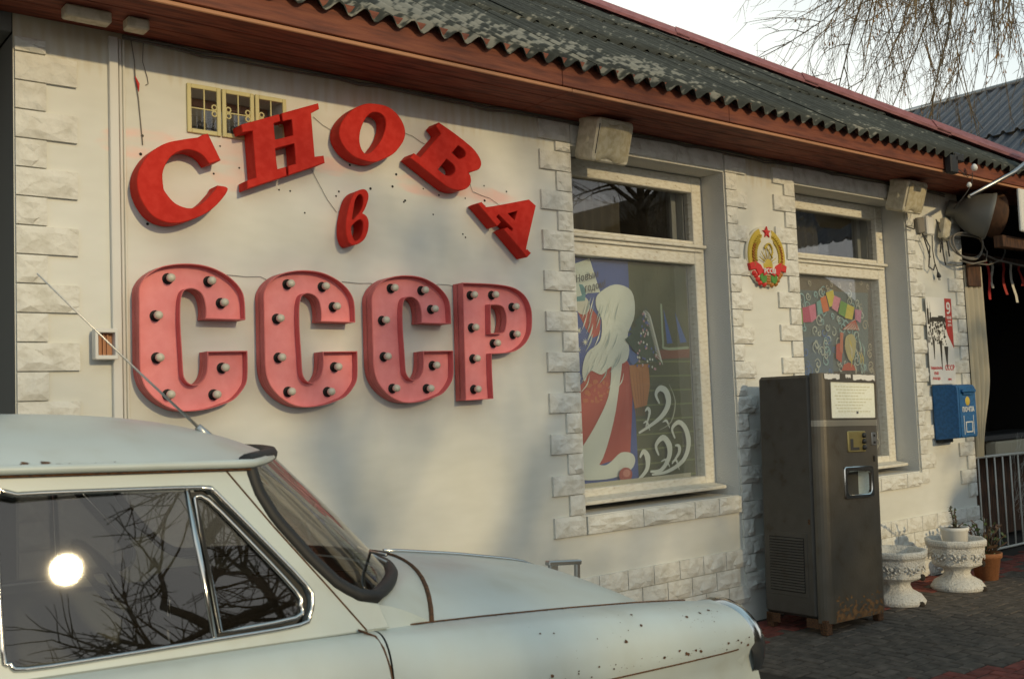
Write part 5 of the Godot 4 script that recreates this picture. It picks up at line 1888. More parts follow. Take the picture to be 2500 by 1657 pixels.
# ---------------------------------------------------------------- mail box and poster
func mail_and_poster() -> void:
	var m := thing("mailbox", "blue metal mailbox fixed on the wall below the poster", "mailbox", Vector3(9.79, 1.295, 0.02))
	var s := S()
	var side := pts([0.0, 0.0, 0.25, 0.02, 0.262, 0.05, 0.262, 0.50, 0.245, 0.53, 0.20, 0.54, 0.0, 0.54])
	# side outline in (z, y), drawn across x
	var b := Basis(Vector3(0, 0, 1), Vector3(0, 1, 0), Vector3(-1, 0, 0))
	extrude(s, side, [], -0.17, 0.17, 0.006)
	var o := obj("case", s, M.blue, m, false)
	o.basis = b
	var d := S()
	span(d, -0.15, 0.155, 0.03, 0.515, 0.262, 0.268, 0.004)
	obj("front_door", d, M.blue, m)
	var h := S()
	box(h, Vector3(0.0, 0.475, 0.283), Vector3(0.25, 0.035, 0.035), 0.01)
	box(h, Vector3(0.0, 0.45, 0.275), Vector3(0.18, 0.03, 0.015), 0.005)
	obj("slot_hood", h, M.blue, m)
	var c := S()
	lathe(c, [Vector2(0, 0.004), Vector2(0.04, 0.003), Vector2(0.045, 0.0)], 20, Transform3D(Basis(Vector3.RIGHT, PI / 2) , Vector3(0.0, 0.375, 0.268)))
	obj("badge", c, M.gold, m)
	put("lettering", words("ПОЧТА", 0.07, 0.003, "Droid Sans", true), M.pipe, m).position = Vector3(0.0, 0.295, 0.270)
	for q in [[-0.095, -0.088, 0.05, 0.235], [0.088, 0.095, 0.05, 0.235]]:
		var l := S()
		span(l, q[0], q[1], q[2], q[3], 0.268, 0.2705, 0.0)
		obj("painted_line", l, M.pipe, m)
	var fr := S()
	extrude(fr, rect(-0.065, 0.07, 0.065, 0.175), [rect(-0.055, 0.08, 0.055, 0.165)], 0.268, 0.274, 0.001)
	obj("card_frame", fr, M.pipe, m, false)
	var bk := S()
	span(bk, -0.13, 0.05, -0.03, 0.02, -0.018, 0.07, 0.004)
	obj("bracket", bk, M.black, m)
	# poster: black and white crowd, red corner with a date, red print below
	var p := thing("poster", "paper poster with a black and white crowd picture and a red strip reading 9", "poster", Vector3(9.575, 1.845, 0.036))
	var ps := S()
	span(ps, 0.0, 0.495, 0.0, 0.875, 0.0, 0.002, 0.0)
	obj("sheet", ps, M.paper, p)
	var ink := S()
	layer_z = 0.0022
	ink.set_color(Color.WHITE)
	var r := RandomNumberGenerator.new()
	r.seed = 4
	# towers, roofs, people with flags, in dabs of ink
	for k in 190:
		var x := r.randf_range(0.01, 0.36)
		var y := r.randf_range(0.40, 0.66)
		if r.randf() < 0.35 and y < 0.5:
			continue
		var w := r.randf_range(0.008, 0.028)
		var hh := r.randf_range(0.012, 0.045)
		layer_z += 0.000005
		cap(ink, ellipse(Vector2(x, y), Vector2(w, hh) * 0.5, 7), layer_z, true)
	for q in [[0.01, 0.60, 0.045, 0.76], [0.06, 0.62, 0.085, 0.72], [0.10, 0.63, 0.36, 0.675], [0.22, 0.66, 0.32, 0.69]]:
		layer_z += 0.000005
		cap(ink, rect(q[0], q[1], q[2], q[3]), layer_z, true)
	for q in [[0.02, 0.76, 0.03, 0.85], [0.066, 0.72, 0.074, 0.83], [0.085, 0.25, 0.125, 0.44], [0.215, 0.14, 0.265, 0.44], [0.30, 0.16, 0.38, 0.38]]:
		layer_z += 0.000005
		var a := PackedVector2Array([Vector2(q[0], q[3]), Vector2((q[0] + q[2]) * 0.5 - 0.004, q[1]), Vector2((q[0] + q[2]) * 0.5 + 0.004, q[1]), Vector2(q[2], q[3])])
		if q[1] > 0.7:
			a = PackedVector2Array([Vector2(q[0], q[1]), Vector2(q[2], q[1]), Vector2((q[0] + q[2]) * 0.5, q[3])])
		cap(ink, oriented(a, true), layer_z, true)
	obj("crowd_print", ink, M.ink, p, false)
	var rd := S()
	cap(rd, oriented(pts([0.36, 0.87, 0.494, 0.87, 0.494, 0.36, 0.385, 0.50, 0.36, 0.56]), true), 0.0034, true)
	obj("red_strip", rd, M.poster_red, p, false)
	for q in [["9", 0.43, 0.77, 0.17, M.paper], ["МАЯ", 0.43, 0.675, 0.042, M.paper], ["1945", 0.435, 0.635, 0.03, M.paper], ["ДЕНЬ", 0.435, 0.60, 0.03, M.paper], ["СССР", 0.385, 0.165, 0.075, M.star], ["Тирасполь", 0.125, 0.165, 0.042, M.star], ["1945", 0.115, 0.11, 0.042, M.star], ["ПОБЕДА", 0.115, 0.06, 0.036, M.star], ["мая", 0.37, 0.05, 0.035, M.star]]:
		put("print", words(q[0], q[3], 0.0006, "Droid Sans", true), q[4], p).position = Vector3(q[1], q[2], 0.0042)

func corner_things() -> void:
	# wires, plugs and rags under the horn
	var c := S()
	for k in 2:
		var ring := []
		for i in 26:
			var a := TAU * i / 26.0
			ring.append(Vector3(10.23 + cos(a) * (0.33 - 0.03 * k), 3.25 + sin(a) * (0.125 + 0.02 * k) + 0.01 * sin(3 * a), 0.16 + 0.02 * k + 0.02 * sin(a * 2)))
		tube(c, ring, 0.010, 6, true)
	tag(obj("cable_coil", c, M.cable_grey), "coil of grey cable hanging below the horn loudspeakers", "cable coil")
	var s := S()
	tube(s, [Vector3(10.1, 3.10, 0.15), Vector3(10.3, 3.07, 0.17), Vector3(10.6, 3.12, 0.17), Vector3(10.68, 3.22, 0.15), Vector3(10.62, 3.34, 0.12)], 0.009, 6)
	tube(s, [Vector3(10.3, 3.08, 0.15), Vector3(10.8, 3.10, 0.1), Vector3(11.1, 3.17, 0.1), Vector3(11.3, 3.28, 0.05), Vector3(11.32, 3.4, 0.0)], 0.009, 6)
	tube(s, [Vector3(10.55, 3.2, 0.15), Vector3(11.0, 3.16, 0.1), Vector3(11.6, 3.13, 0.1), Vector3(12.4, 3.2, 0.05)], 0.011, 6)
	tag(obj("loose_cable", s, M.cable_grey), "loose grey cables sagging from the corner into the shelter", "cable")
	var p := thing("plug_cable", "thin black cable with a plug hanging down the wall above the poster", "cable")
	var w := S()
	tube(w, [Vector3(9.76, 3.50, 0.06), Vector3(9.755, 3.35, 0.055), Vector3(9.75, 3.21, 0.05), Vector3(9.775, 3.08, 0.05), Vector3(9.83, 2.97, 0.05)], 0.005, 5)
	obj("wire", w, M.black, p)
	var pl := S()
	tube(pl, [Vector3(9.825, 2.98, 0.05), Vector3(9.84, 2.945, 0.05), Vector3(9.845, 2.925, 0.05)], [0.007, 0.020, 0.022], 8)
	tube(pl, [Vector3(9.833, 2.93, 0.05), Vector3(9.833, 2.895, 0.05)], 0.004, 5)
	tube(pl, [Vector3(9.858, 2.93, 0.05), Vector3(9.858, 2.895, 0.05)], 0.004, 5)
	obj("plug", pl, M.black, p)
	var labs := ["white socket box on the wall left of the hanging plug", "white rag bundle tucked among the wires under the grey horn", "grey adapter with wires on the wall below the second speaker"]
	var pos := [Vector3(9.70, 3.44, 0.05), Vector3(9.98, 3.42, 0.07), Vector3(9.54, 3.43, 0.05)]
	var size := [Vector3(0.13, 0.19, 0.06), Vector3(0.12, 0.22, 0.07), Vector3(0.12, 0.16, 0.05)]
	for k in 3:
		var b := S()
		box(b, Vector3.ZERO, size[k], 0.012, Basis(Vector3.BACK, [0.0, -0.35, 0.15][k]))
		var o := obj(["socket_box", "rag_bundle", "adapter"][k], b, [M.white, M.speaker, M.cable_grey][k])
		o.position = pos[k]
		tag(o, labs[k], ["socket", "rag", "adapter"][k])
	var j := S()
	for q in [[9.50, 3.50, 9.58, 3.30, 9.70, 3.12], [9.60, 3.34, 9.68, 3.22, 9.66, 3.02], [9.66, 3.02, 9.72, 2.99, 9.78, 3.05], [9.86, 3.52, 9.92, 3.35, 9.90, 3.18], [9.95, 3.33, 9.93, 3.18, 9.99, 3.06], [10.05, 3.5, 10.02, 3.3, 10.08, 3.15], [9.45, 3.46, 9.40, 3.38, 9.28, 3.40]]:
		tube(j, [Vector3(q[0], q[1], 0.05), Vector3(q[2], q[3], 0.065), Vector3(q[4], q[5], 0.05)], 0.007, 5)
	tag(obj("wire_tangle", j, M.cable), "tangle of dark wires on the wall between the second speaker and the horn", "wires")

func left_pipes() -> void:
	var labs := ["wide white cable duct running down the wall left of the letters", "thin white pipe directly right of the wide white cable duct", "thin brownish white pipe nearest the first pink letter"]
	var dat := [[1.676, 1.722, 0.03, M.pipe], [1.731, 1.744, 0.013, M.pipe], [1.750, 1.762, 0.012, M.ragwhite]]
	for k in 3:
		var s := S()
		span(s, dat[k][0], dat[k][1], -0.1, 3.80, 0.001, dat[k][2], 0.003)
		tag(obj("cable_duct", s, dat[k][3]), labs[k], "cable duct", "upright ducts on the left of the wall")
	var b := thing("open_box", "small white frame box with an empty dark middle beside the duct", "box", Vector3(1.628, 2.188, 0.0))
	var s := S()
	extrude(s, round_rect(-0.057, -0.078, 0.057, 0.078, 0.008), [rect(-0.041, -0.057, 0.041, 0.057)], 0.03, 0.085, 0.003)
	obj("frame", s, M.pipe, b, false)
	var i := S()
	span(i, -0.041, 0.041, -0.057, 0.057, 0.031, 0.036, 0.0)
	for k in 3:
		span(i, -0.03 + k * 0.02, -0.022 + k * 0.02, -0.056, 0.056, 0.036, 0.05, 0.001)
	obj("inside", i, M.trimwood, b)
	var w := S()
	tube(w, [Vector3(1.79, 3.81, 0.02), Vector3(1.81, 3.70, 0.012), Vector3(1.815, 3.60, 0.012), Vector3(1.83, 3.50, 0.008), Vector3(1.84, 3.38, 0.006), Vector3(1.85, 3.25, 0.006)], 0.003, 5)
	tag(obj("hanging_wire", w, M.cable_grey), "thin grey wire hanging from the eaves beside the white duct", "wire")
	var r := S()
	tube(r, [Vector3(1.812, 3.61, 0.016), Vector3(1.826, 3.57, 0.02), Vector3(1.83, 3.53, 0.014)], [0.002, 0.008, 0.002], 5)
	tag(obj("red_tape", r, M.star), "scrap of red tape on the thin grey hanging wire", "tape")
	var q := S()
	tube(q, [Vector3(1.86, 3.81, 0.012), Vector3(1.855, 3.70, 0.008), Vector3(1.88, 3.62, 0.006), Vector3(1.885, 3.585, 0.006), Vector3(1.87, 3.575, 0.006)], 0.002, 5)
	tag(obj("hanging_wire", q, M.cable_grey), "second hair-thin wire with a hooked end right of the red tape", "wire")

# ---------------------------------------------------------------- car
func lerp_key(k: Array, v: Array, x: float) -> float:
	if x <= k[0]:
		return v[0]
	for i in range(1, k.size()):
		if x <= k[i]:
			return lerpf(v[i - 1], v[i], (x - k[i - 1]) / (k[i] - k[i - 1]))
	return v[v.size() - 1]

const KX := [-1.36, -1.28, -1.1, -0.6, 0.0, 0.5, 0.76, 0.95, 1.2, 1.5, 1.82, 2.05, 2.16, 2.24]
const KZI := [0.30, 0.50, 0.64, 0.69, 0.69, 0.69, 0.685, 0.61, 0.600, 0.594, 0.588, 0.583, 0.587, 0.592]
const KYI := [0.70, 0.80, 0.87, 0.905, 0.905, 0.905, 0.902, 0.886, 0.877, 0.864, 0.846, 0.828, 0.815, 0.803]
const KZO := [0.50, 0.66, 0.75, 0.785, 0.785, 0.785, 0.785, 0.785, 0.785, 0.785, 0.780, 0.770, 0.757, 0.740]

func side_point(x: float, t: float, sg: float) -> Vector3:
	var zi := lerp_key(KX, KZI, x)
	var yi := lerp_key(KX, KYI, x)
	var zo := lerp_key(KX, KZO, x)
	var yc := 0.686
	if t <= 1.0:
		var a := t * PI / 2
		return Vector3(x, yc + (yi - yc) * pow(maxf(cos(a), 0.0), 0.80), (zi + (zo - zi) * pow(sin(a), 0.80)) * sg)
	var u := t - 1.0
	var under := zo - 0.024 - 0.012 * u - 0.05 * u * u
	return Vector3(x, lerpf(yc - 0.012, 0.24, u), under * sg)

func hood_y(x: float, s: float) -> float:
	var e := lerp_key([0.95, 1.2, 1.5, 1.82, 2.05, 2.16, 2.25, 2.34], [0.888, 0.880, 0.867, 0.838, 0.755, 0.69, 0.63, 0.56], x)
	var c := lerp_key([0.95, 1.08, 1.27, 1.5, 1.79, 1.94, 2.08, 2.16, 2.25, 2.34], [1.03, 1.022, 1.004, 0.976, 0.930, 0.874, 0.802, 0.752, 0.68, 0.58], x)
	return lerpf(e, c, 1.0 - pow(absf(s), 2.1))

func ws_point(v: float, s: float) -> Vector3:
	# windscreen: v from sill to header, s across
	var vk := [0.0, 0.08, 0.2, 0.38, 0.64, 0.81, 1.0]
	var ex := lerp_key(vk, [0.765, 0.712, 0.655, 0.588, 0.500, 0.460, 0.438], v)
	var ey := lerp_key(vk, [0.983, 0.993, 1.030, 1.096, 1.199, 1.268, 1.345], v)
	var ez := 0.69 - (ey - 0.905) * 0.21 - 0.012
	var cx := lerpf(1.09, 0.70, v) + 0.02 * sin(v * PI)
	var cy := lerpf(1.008, 1.362, v)
	var q := pow(absf(s), 2.2)
	return Vector3(lerpf(cx, ex, q), lerpf(cy, ey, q), ez * s)

func roof_point(u: float, s: float) -> Vector3:
	var xr := -0.98 + 0.22 * s * s
	var xf := 0.695 - 0.255 * s * s
	var y := 1.342 + 0.118 * (1.0 - pow(absf(s), 2.5)) * (1.0 - pow(absf(2.0 * u - 1.0), 3.2)) + 0.02 * (1.0 - s * s) * u
	return Vector3(lerpf(xr, xf, u), y, 0.605 * s)

func car() -> void:
	var c := thing("parked_car", "pale grey-blue vintage saloon car with rust spots and a roof aerial parked along the wall", "car", Vector3(0.6, 0.36, 2.33))
	c.rotation.z = -0.04
	# flanks and front wings
	for sg in [1.0, -1.0]:
		var s := S()
		grid(s, func(u, v):
			return side_point(lerpf(-1.36, 0.752, u), v * 2.0, sg), 24, 24, sg < 0.0)
		obj("door_side", s, M.paint, c)
		var f := S()
		grid(f, func(u, v):
			var yy := side_point(2.2, v * 2.0, sg).y
			return side_point(lerpf(0.758, 2.19 + 0.42 * clampf(0.805 - yy, 0.0, 0.30), u), v * 2.0, sg), 34, 24, sg < 0.0)
		# lamp nacelle
		lathe(f, [Vector2(0.10, 1.75), Vector2(0.135, 2.0), Vector2(0.146, 2.14), Vector2(0.147, 2.18)], 28, Transform3D(Basis(Vector3.BACK, -PI / 2), Vector3(0, 0.672, 0.592 * sg)))
		obj("front_wing", f, M.paint, c)
		var lamp := Transform3D(Basis(Vector3.BACK, -PI / 2 + 0.40), Vector3(2.245, 0.672, 0.592 * sg))
		var bz := S()
		lathe(bz, [Vector2(0.148, -0.03), Vector2(0.155, 0.0), Vector2(0.151, 0.03), Vector2(0.134, 0.062), Vector2(0.112, 0.08), Vector2(0.104, 0.072)], 28, lamp)
		var hl := obj("headlight", bz, M.chrome, c)
		var ln := S()
		lathe(ln, [Vector2(0.106, 0.075), Vector2(0.085, 0.096), Vector2(0.045, 0.108), Vector2(0.0, 0.112)], 24, lamp)
		obj("lens", ln, M.bulb, hl)
		var gp := S()
		var line := [Vector3(0.70, 0.912, 0.694 * sg)]
		for k in 9:
			var x := lerpf(0.735, 0.79, k / 8.0)
			line.append(side_point(x, lerpf(0.18, 1.9, k / 8.0), sg) + Vector3(0, 0, 0.0005 * sg))
		tube(gp, line, 0.0032, 4)
		var hg := []
		for k in 14:
			var x := lerpf(0.90, 2.06, k / 13.0)
			hg.append(side_point(x, 0.0, sg) + Vector3(0, 0.002, -0.002 * sg))
		tube(gp, hg, 0.0026, 4)
		var cr := []
		for k in 40:
			var x := lerpf(0.80, 2.12, k / 39.0)
			cr.append(side_point(x, 1.0, sg) + Vector3(0, -0.004, -0.002 * sg))
		tube(gp, cr, 0.0034, 4)
		obj("panel_gap", gp, M.rust, c)
	# bonnet with its middle trim and badge
	var hd := S()
	grid(hd, func(u, v):
		var s := lerpf(-1.0, 1.0, v)
		var x0 := 1.19 - 0.20 * absf(s) * absf(s)
		var x := lerpf(x0, 2.34, u)
		var zi := lerp_key(KX, KZI, x) - 0.006
		return Vector3(x, hood_y(x, s), zi * s), 40, 30, true)
	var bonnet := obj("bonnet", hd, M.paint, c)
	var tr := S()
	var tl := []
	for k in 12:
		var x := lerpf(1.20, 1.94, k / 11.0)
		tl.append(Vector3(x, hood_y(x, 0.0) + 0.004, 0.0))
	tube(tr, tl, 0.007, 6)
	obj("bonnet_trim", tr, M.chrome, bonnet)
	var bd := S()
	box(bd, Vector3(2.015, 0.906, 0), Vector3(0.17, 0.018, 0.03), 0.004, Basis(Vector3.BACK, -0.05))
	box(bd, Vector3(2.085, 0.855, 0), Vector3(0.02, 0.10, 0.02), 0.003)
	box(bd, Vector3(1.96, 0.885, 0), Vector3(0.04, 0.04, 0.02), 0.003)
	obj("bonnet_badge", bd, M.steel, bonnet)
	# scuttle panel between screen and bonnet, dark gap along the bonnet
	var sc := S()
	grid(sc, func(u, v):
		var s := lerpf(-1.0, 1.0, v)
		var a := ws_point(0.0, s) + Vector3(-0.03, -0.012, 0)
		var x0 := 1.182 - 0.20 * s * s
		var b := Vector3(x0, hood_y(x0, s) - 0.004, 0.606 * s)
		if absf(s) > 0.98:
			b.z = 0.606 * s
		return a.lerp(b, u) + Vector3(0, 0.012 * sin(u * PI), 0), 8, 28, true)
	obj("scuttle", sc, M.paint, c)
	for sg in [1.0, -1.0]:
		var tri_ := S()
		grid(tri_, func(u, v):
			# corner piece from the pillar foot to the wing
			var a1 := ws_point(0.0, sg) + Vector3(-0.03, -0.012, 0)
			var top := a1.lerp(Vector3(0.984, 0.886, 0.608 * sg), u)
			return top.lerp(side_point(top.x, 0.0, sg), v) + Vector3(0, 0.012 * sin(u * PI) * (1.0 - v), 0), 10, 2, sg > 0.0)
		obj("scuttle_corner", tri_, M.paint, c)
	var gp2 := S()
	var g2 := []
	for k in 21:
		var s := lerpf(-1.0, 1.0, k / 20.0)
		var x0 := 1.186 - 0.20 * s * s
		g2.append(Vector3(x0, hood_y(x0, s) - 0.003, 0.607 * s))
	tube(gp2, g2, 0.0075, 5)
	obj("bonnet_seal", gp2, M.rust, c)
	# nose and underside
	var ns := S()
	grid(ns, func(u, v):
		var s := lerpf(-1.0, 1.0, v)
		return Vector3(2.34 + 0.02 * sin(u * PI), lerpf(hood_y(2.34, s), 0.28, u), 0.60 * s), 6, 12, true)
	span(ns, -1.2, 2.2, 0.22, 0.26, -0.68, 0.68, 0.01)
	obj("nose", ns, M.paint, c)
	# roof
	var rf := S()
	grid(rf, func(u, v):
		return roof_point(u, lerpf(-1.0, 1.0, v)), 40, 30, true)
	obj("roof", rf, M.paint, c)
	var rail := S()
	var rp := []
	for k in 31:
		var q := roof_point(k / 30.0, 1.0)
		rp.append(Vector3(q.x, 1.340, 0.616))
	for k in range(1, 30):
		var q := roof_point(1.0, 1.0 - 2.0 * k / 30.0)
		rp.append(q + Vector3(0.012, -0.002, 0))
	for k in 31:
		var q := roof_point(1.0 - k / 30.0, -1.0)
		rp.append(Vector3(q.x, 1.340, -0.616))
	tube(rail, rp, 0.011, 7)
	obj("drip_rail", rail, M.paint, c)
	var dg := S()
	for sg in [1.0, -1.0]:
		var dl := []
		for k in 31:
			var q := roof_point(k / 30.0, 1.0)
			dl.append(Vector3(q.x, 1.3265, 0.6085 * sg))
		tube(dg, dl, 0.0045, 4)
	obj("gutter_gap", dg, M.rust, c)
	# side frames with door window, quarter light and rear side window
	var th := atan(0.21)
	var cs := cos(th)
	var door := pts([-0.140, 1.275, -0.10, 1.286, 0.083, 1.287, 0.310, 1.285, 0.340, 1.277, 0.362, 1.256, 0.449, 1.164, 0.567, 1.035])
	door.append_array(pts([0.581, 0.997, 0.571, 0.964, 0.540, 0.942, 0.319, 0.935, 0.107, 0.930, -0.086, 0.928, -0.117, 0.942, -0.132, 0.975]))
	door = smooth(door, [], 3)
	var rear := smooth(pts([-0.80, 0.945, -0.27, 0.945, -0.235, 0.98, -0.235, 1.25, -0.27, 1.285, -0.55, 1.28, -0.68, 1.20, -0.83, 0.99]), [], 3)
	var shell := pts([-1.03, 0.905, 0.800, 0.905, 0.775, 0.968, 0.712, 0.985, 0.655, 1.022, 0.588, 1.088, 0.500, 1.191, 0.460, 1.260])
	shell.append_array(pts([0.438, 1.335, -0.76, 1.335, -0.86, 1.22]))
	var tp := func(a: PackedVector2Array, mirror: bool):
		var o := PackedVector2Array()
		for p in a:
			o.append(Vector2(-p.x if mirror else p.x, (p.y - 0.905) / cs))
		return o
	for sg in [1.0, -1.0]:
		var mir: bool = sg < 0.0
		var bas := Basis(Vector3(1, 0, 0), Vector3(0, cs, -sin(th)), Vector3(0, sin(th), cs))
		if mir:
			bas = Basis(Vector3.UP, PI) * bas
		var xf := Transform3D(bas, Vector3(0, 0.905, 0.69 * sg))
		var s := S()
		extrude(s, tp.call(shell, mir), [tp.call(door, mir), tp.call(rear, mir)], -0.035, 0.0, 0.004)
		obj("side_frame", s, M.paint, c, false).transform = xf
		var loop := func(a: PackedVector2Array, z: float):
			var o := []
			for p in tp.call(a, mir):
				o.append(xf * Vector3(p.x, p.y, z))
			return o
		var ct := S()
		tube(ct, loop.call(door, 0.001), 0.0062, 6, true)
		tube(ct, loop.call(rear, 0.001), 0.0062, 6, true)
		tube(ct, loop.call(pts([0.279, 1.281, 0.324, 0.937]), -0.004), 0.0080, 6)
		var pg := S()
		tube(pg, loop.call(pts([0.374, 1.328, 0.496, 1.178, 0.624, 1.030, 0.728, 0.907]), 0.0), 0.0026, 4)
		obj("pillar_gap", pg, M.rust, c)
		obj("window_trim", ct, M.chrome, c)
		var vent := smooth(pts([0.297, 1.262, 0.330, 1.255, 0.436, 1.143, 0.542, 1.022, 0.552, 0.990, 0.535, 0.960, 0.340, 0.950]), [0, 6], 3)
		var vt := S()
		tube(vt, loop.call(vent, -0.006), 0.0065, 6, true)
		obj("vent_frame", vt, M.chrome, c)
		# rubber round the quarter light
		var q := S()
		var right := PackedVector2Array()
		for p in door:
			if p.x > 0.2 and (p.x - 0.262) * (0.936 - 1.281) - (p.y - 1.281) * (0.331 - 0.262) < 0.0:
				right.append(p)
		var rr := pts([0.286, 1.277, 0.32, 1.278, 0.355, 1.25, 0.445, 1.158, 0.561, 1.034, 0.574, 0.997, 0.565, 0.968, 0.538, 0.947, 0.330, 0.941])
		extrude(q, tp.call(rr, mir), [tp.call(vent, mir)], -0.03, -0.012, 0.0)
		obj("rubber_seal", q, M.rubber, c, false).transform = xf
		for pane in [[pts([-0.138, 1.283, 0.277, 1.283, 0.321, 0.937, -0.13, 0.932]), 0.24], [vent, 0.06], [rear, 0.0]]:
			var g := S()
			extrude(g, tp.call(pane[0], mir), [], -0.0265, -0.0235, 0.0)
			var gl := obj("side_glass", g, M.car_pane, c, false)
			gl.transform = xf
			if not mir and pane[1] > 0.0:
				# angle added to the glass so that the sun glare shows in it
				var ctr := xf * Vector3(0.09, 0.2, -0.025)
				gl.transform = Transform3D(Basis(Vector3.UP, -pane[1] * 0.45), Vector3.ZERO).translated(Vector3.ZERO) * xf
				var moved: Vector3 = gl.transform * Vector3(0.09, 0.2, -0.025)
				gl.position += ctr - moved
	# windscreen in its black rubber
	var ws := S()
	grid(ws, func(u, v):
		return ws_point(u, lerpf(-1.0, 1.0, v)), 14, 28)
	obj("windscreen", ws, M.car_pane, c)
	var rbb := S()
	var edge := []
	for k in 16:
		edge.append(ws_point(k / 15.0, 1.0))
	for k in range(1, 24):
		edge.append(ws_point(1.0, 1.0 - 2.0 * k / 24.0))
	for k in 16:
		edge.append(ws_point(1.0 - k / 15.0, -1.0))
	for k in range(1, 24):
		edge.append(ws_point(0.0, -1.0 + 2.0 * k / 24.0))
	tube(rbb, edge, 0.020, 8, true)
	obj("windscreen_rubber", rbb, M.rubber, c)
	# back window, tail
	var bk := S()
	grid(bk, func(u, v):
		var s := lerpf(-1.0, 1.0, v)
		var a := roof_point(0.0, s)
		var b := Vector3(-1.18 + 0.12 * s * s, 0.90, 0.66 * s)
		return a.lerp(b, u), 6, 16, true)
	grid(bk, func(u, v):
		var s := lerpf(-1.0, 1.0, v)
		return Vector3(-1.18 + 0.12 * s * s, 0.90, 0.66 * s).lerp(Vector3(-1.38 + 0.04 * s * s, 0.70, 0.52 * s), u) + Vector3(0, 0.02 * sin(u * PI), 0), 6, 16, true)
	grid(bk, func(u, v):
		var s := lerpf(-1.0, 1.0, v)
		return Vector3(-1.38 + 0.04 * s * s, lerpf(0.70, 0.25, u), 0.56 * s), 2, 12, true)
	obj("tail", bk, M.paint, c)
	# cabin
	var cb := S()
	span(cb, -1.0, 0.75, 0.27, 0.31, -0.66, 0.66, 0.0)
	span(cb, 0.70, 0.76, 0.3, 0.90, -0.62, 0.62, 0.01)
	obj("cabin_floor", cb, M.seat, c)
	var ds := S()
	box(ds, Vector3(0.73, 0.90, 0), Vector3(0.22, 0.10, 1.16), 0.03)
	obj("dashboard", ds, M.seat, c)
	for z in [-0.33, 0.33]:
		var se := S()
		box(se, Vector3(-0.05, 0.50, z), Vector3(0.48, 0.16, 0.50), 0.05)
		box(se, Vector3(-0.30, 0.80, z), Vector3(0.12, 0.56, 0.50), 0.05, Basis(Vector3.BACK, 0.2))
		obj("seat", se, M.seat, c)
	var rs := S()
	box(rs, Vector3(-0.75, 0.52, 0), Vector3(0.4, 0.2, 1.2), 0.05)
	box(rs, Vector3(-0.92, 0.78, 0), Vector3(0.12, 0.45, 1.2), 0.05, Basis(Vector3.BACK, 0.25))
	obj("rear_seat", rs, M.seat, c)
	var sw := S()
	var ring := []
	var wb := Basis(Vector3.BACK, -0.95)
	for k in 28:
		ring.append(Vector3(0.40, 0.93, -0.30) + wb * Vector3(cos(TAU * k / 28) * 0.19, 0, sin(TAU * k / 28) * 0.19))
	tube(sw, ring, 0.011, 7, true)
	for k in 3:
		tube(sw, [Vector3(0.42, 0.915, -0.30), ring[(k * 9 + 3) % 28]], 0.008, 6)
	tube(sw, [Vector3(0.41, 0.92, -0.30), Vector3(0.66, 0.75, -0.30)], 0.018, 8)
	obj("steering_wheel", sw, M.rubber, c)
	var mi := S()
	box(mi, Vector3(0.58, 1.26, 0.0), Vector3(0.02, 0.06, 0.20), 0.01)
	obj("mirror", mi, M.rubber, c)
	# wipers, washer jet, cowl mirror
	for z in [0.30, -0.22]:
		var wi := S()
		tube(wi, [Vector3(1.055, 0.985, z), Vector3(1.045, 1.005, z), Vector3(0.985, 1.035, z + 0.01), Vector3(0.90, 1.078, z + 0.04)], [0.010, 0.011, 0.008, 0.004], 6)
		tube(wi, [Vector3(1.03, 1.026, z - 0.2), Vector3(0.955, 1.058, z + 0.02), Vector3(0.89, 1.07, z + 0.22)], 0.005, 5)
		lathe(wi, [Vector2(0.018, 0.0), Vector2(0.018, 0.02), Vector2(0.0, 0.028)], 10, Transform3D(Basis.IDENTITY, Vector3(1.055, 0.965, z)))
		obj("wiper", wi, M.steel, c)
	var jt := S()
	lathe(jt, [Vector2(0.014, 0.0), Vector2(0.011, 0.025), Vector2(0.0, 0.03)], 8, Transform3D(Basis.IDENTITY, Vector3(1.0, 0.965, 0.34)))
	obj("washer_jet", jt, M.rubber, c)
	# aerial on the roof
	var an := S()
	tube(an, [Vector3(0.50, 1.392, 0.22), Vector3(0.455, 1.435, 0.22)], [0.016, 0.010], 8)
	tube(an, [Vector3(0.46, 1.43, 0.22), Vector3(0.28, 1.59, 0.22), Vector3(0.02, 1.83, 0.22)], [0.0042, 0.0030, 0.0016], 6)
	obj("aerial", an, M.steel, c)
	# rust
	var ru := S()
	var r := RandomNumberGenerator.new()
	r.seed = 12
	for k in 30:
		var u := r.randf_range(0.56, 0.74)
		var s := r.randf_range(0.955, 0.995)
		if k > 10:
			s = r.randf_range(0.985, 1.0)
		var p := roof_point(u, s)
		var d := roof_point(u, s - 0.02) - p
		flake(ru, p + Vector3(0, 0.001, 0.002), Vector3(1, 0, 0), d.normalized(), r.randf_range(0.003, 0.011), r)
	for k in 110:
		var x := r.randf_range(1.25, 2.2)
		var t := r.randf_range(0.90, 1.0) if k % 3 else r.randf_range(0.25, 0.8)
		if k > 90:
			x = r.randf_range(1.9, 2.1)
			t = r.randf_range(0.35, 0.6)
		var p := side_point(x, t, 1.0)
		var d1 := (side_point(x, minf(t + 0.02, 1.0), 1.0) - side_point(x, t - 0.02, 1.0)).normalized()
		var nrm := Vector3(1, 0, 0).cross(d1)
		if nrm.z < 0.0:
			nrm = -nrm
		flake(ru, p + nrm * 0.0015, Vector3(1, 0, 0), d1, pow(r.randf(), 4.0) * 0.006 + 0.0011, r)
	for k in 24:
		var x := r.randf_range(0.95, 1.5)
		var p := side_point(x, 0.0, 1.0)
		flake(ru, p + Vector3(0, 0.002, 0.004), Vector3(1, 0, 0), Vector3(0, -0.2, 1), r.randf_range(0.002, 0.005), r)
	obj("rust_spot", ru, M.rust, c).set_meta("kind", "stuff")
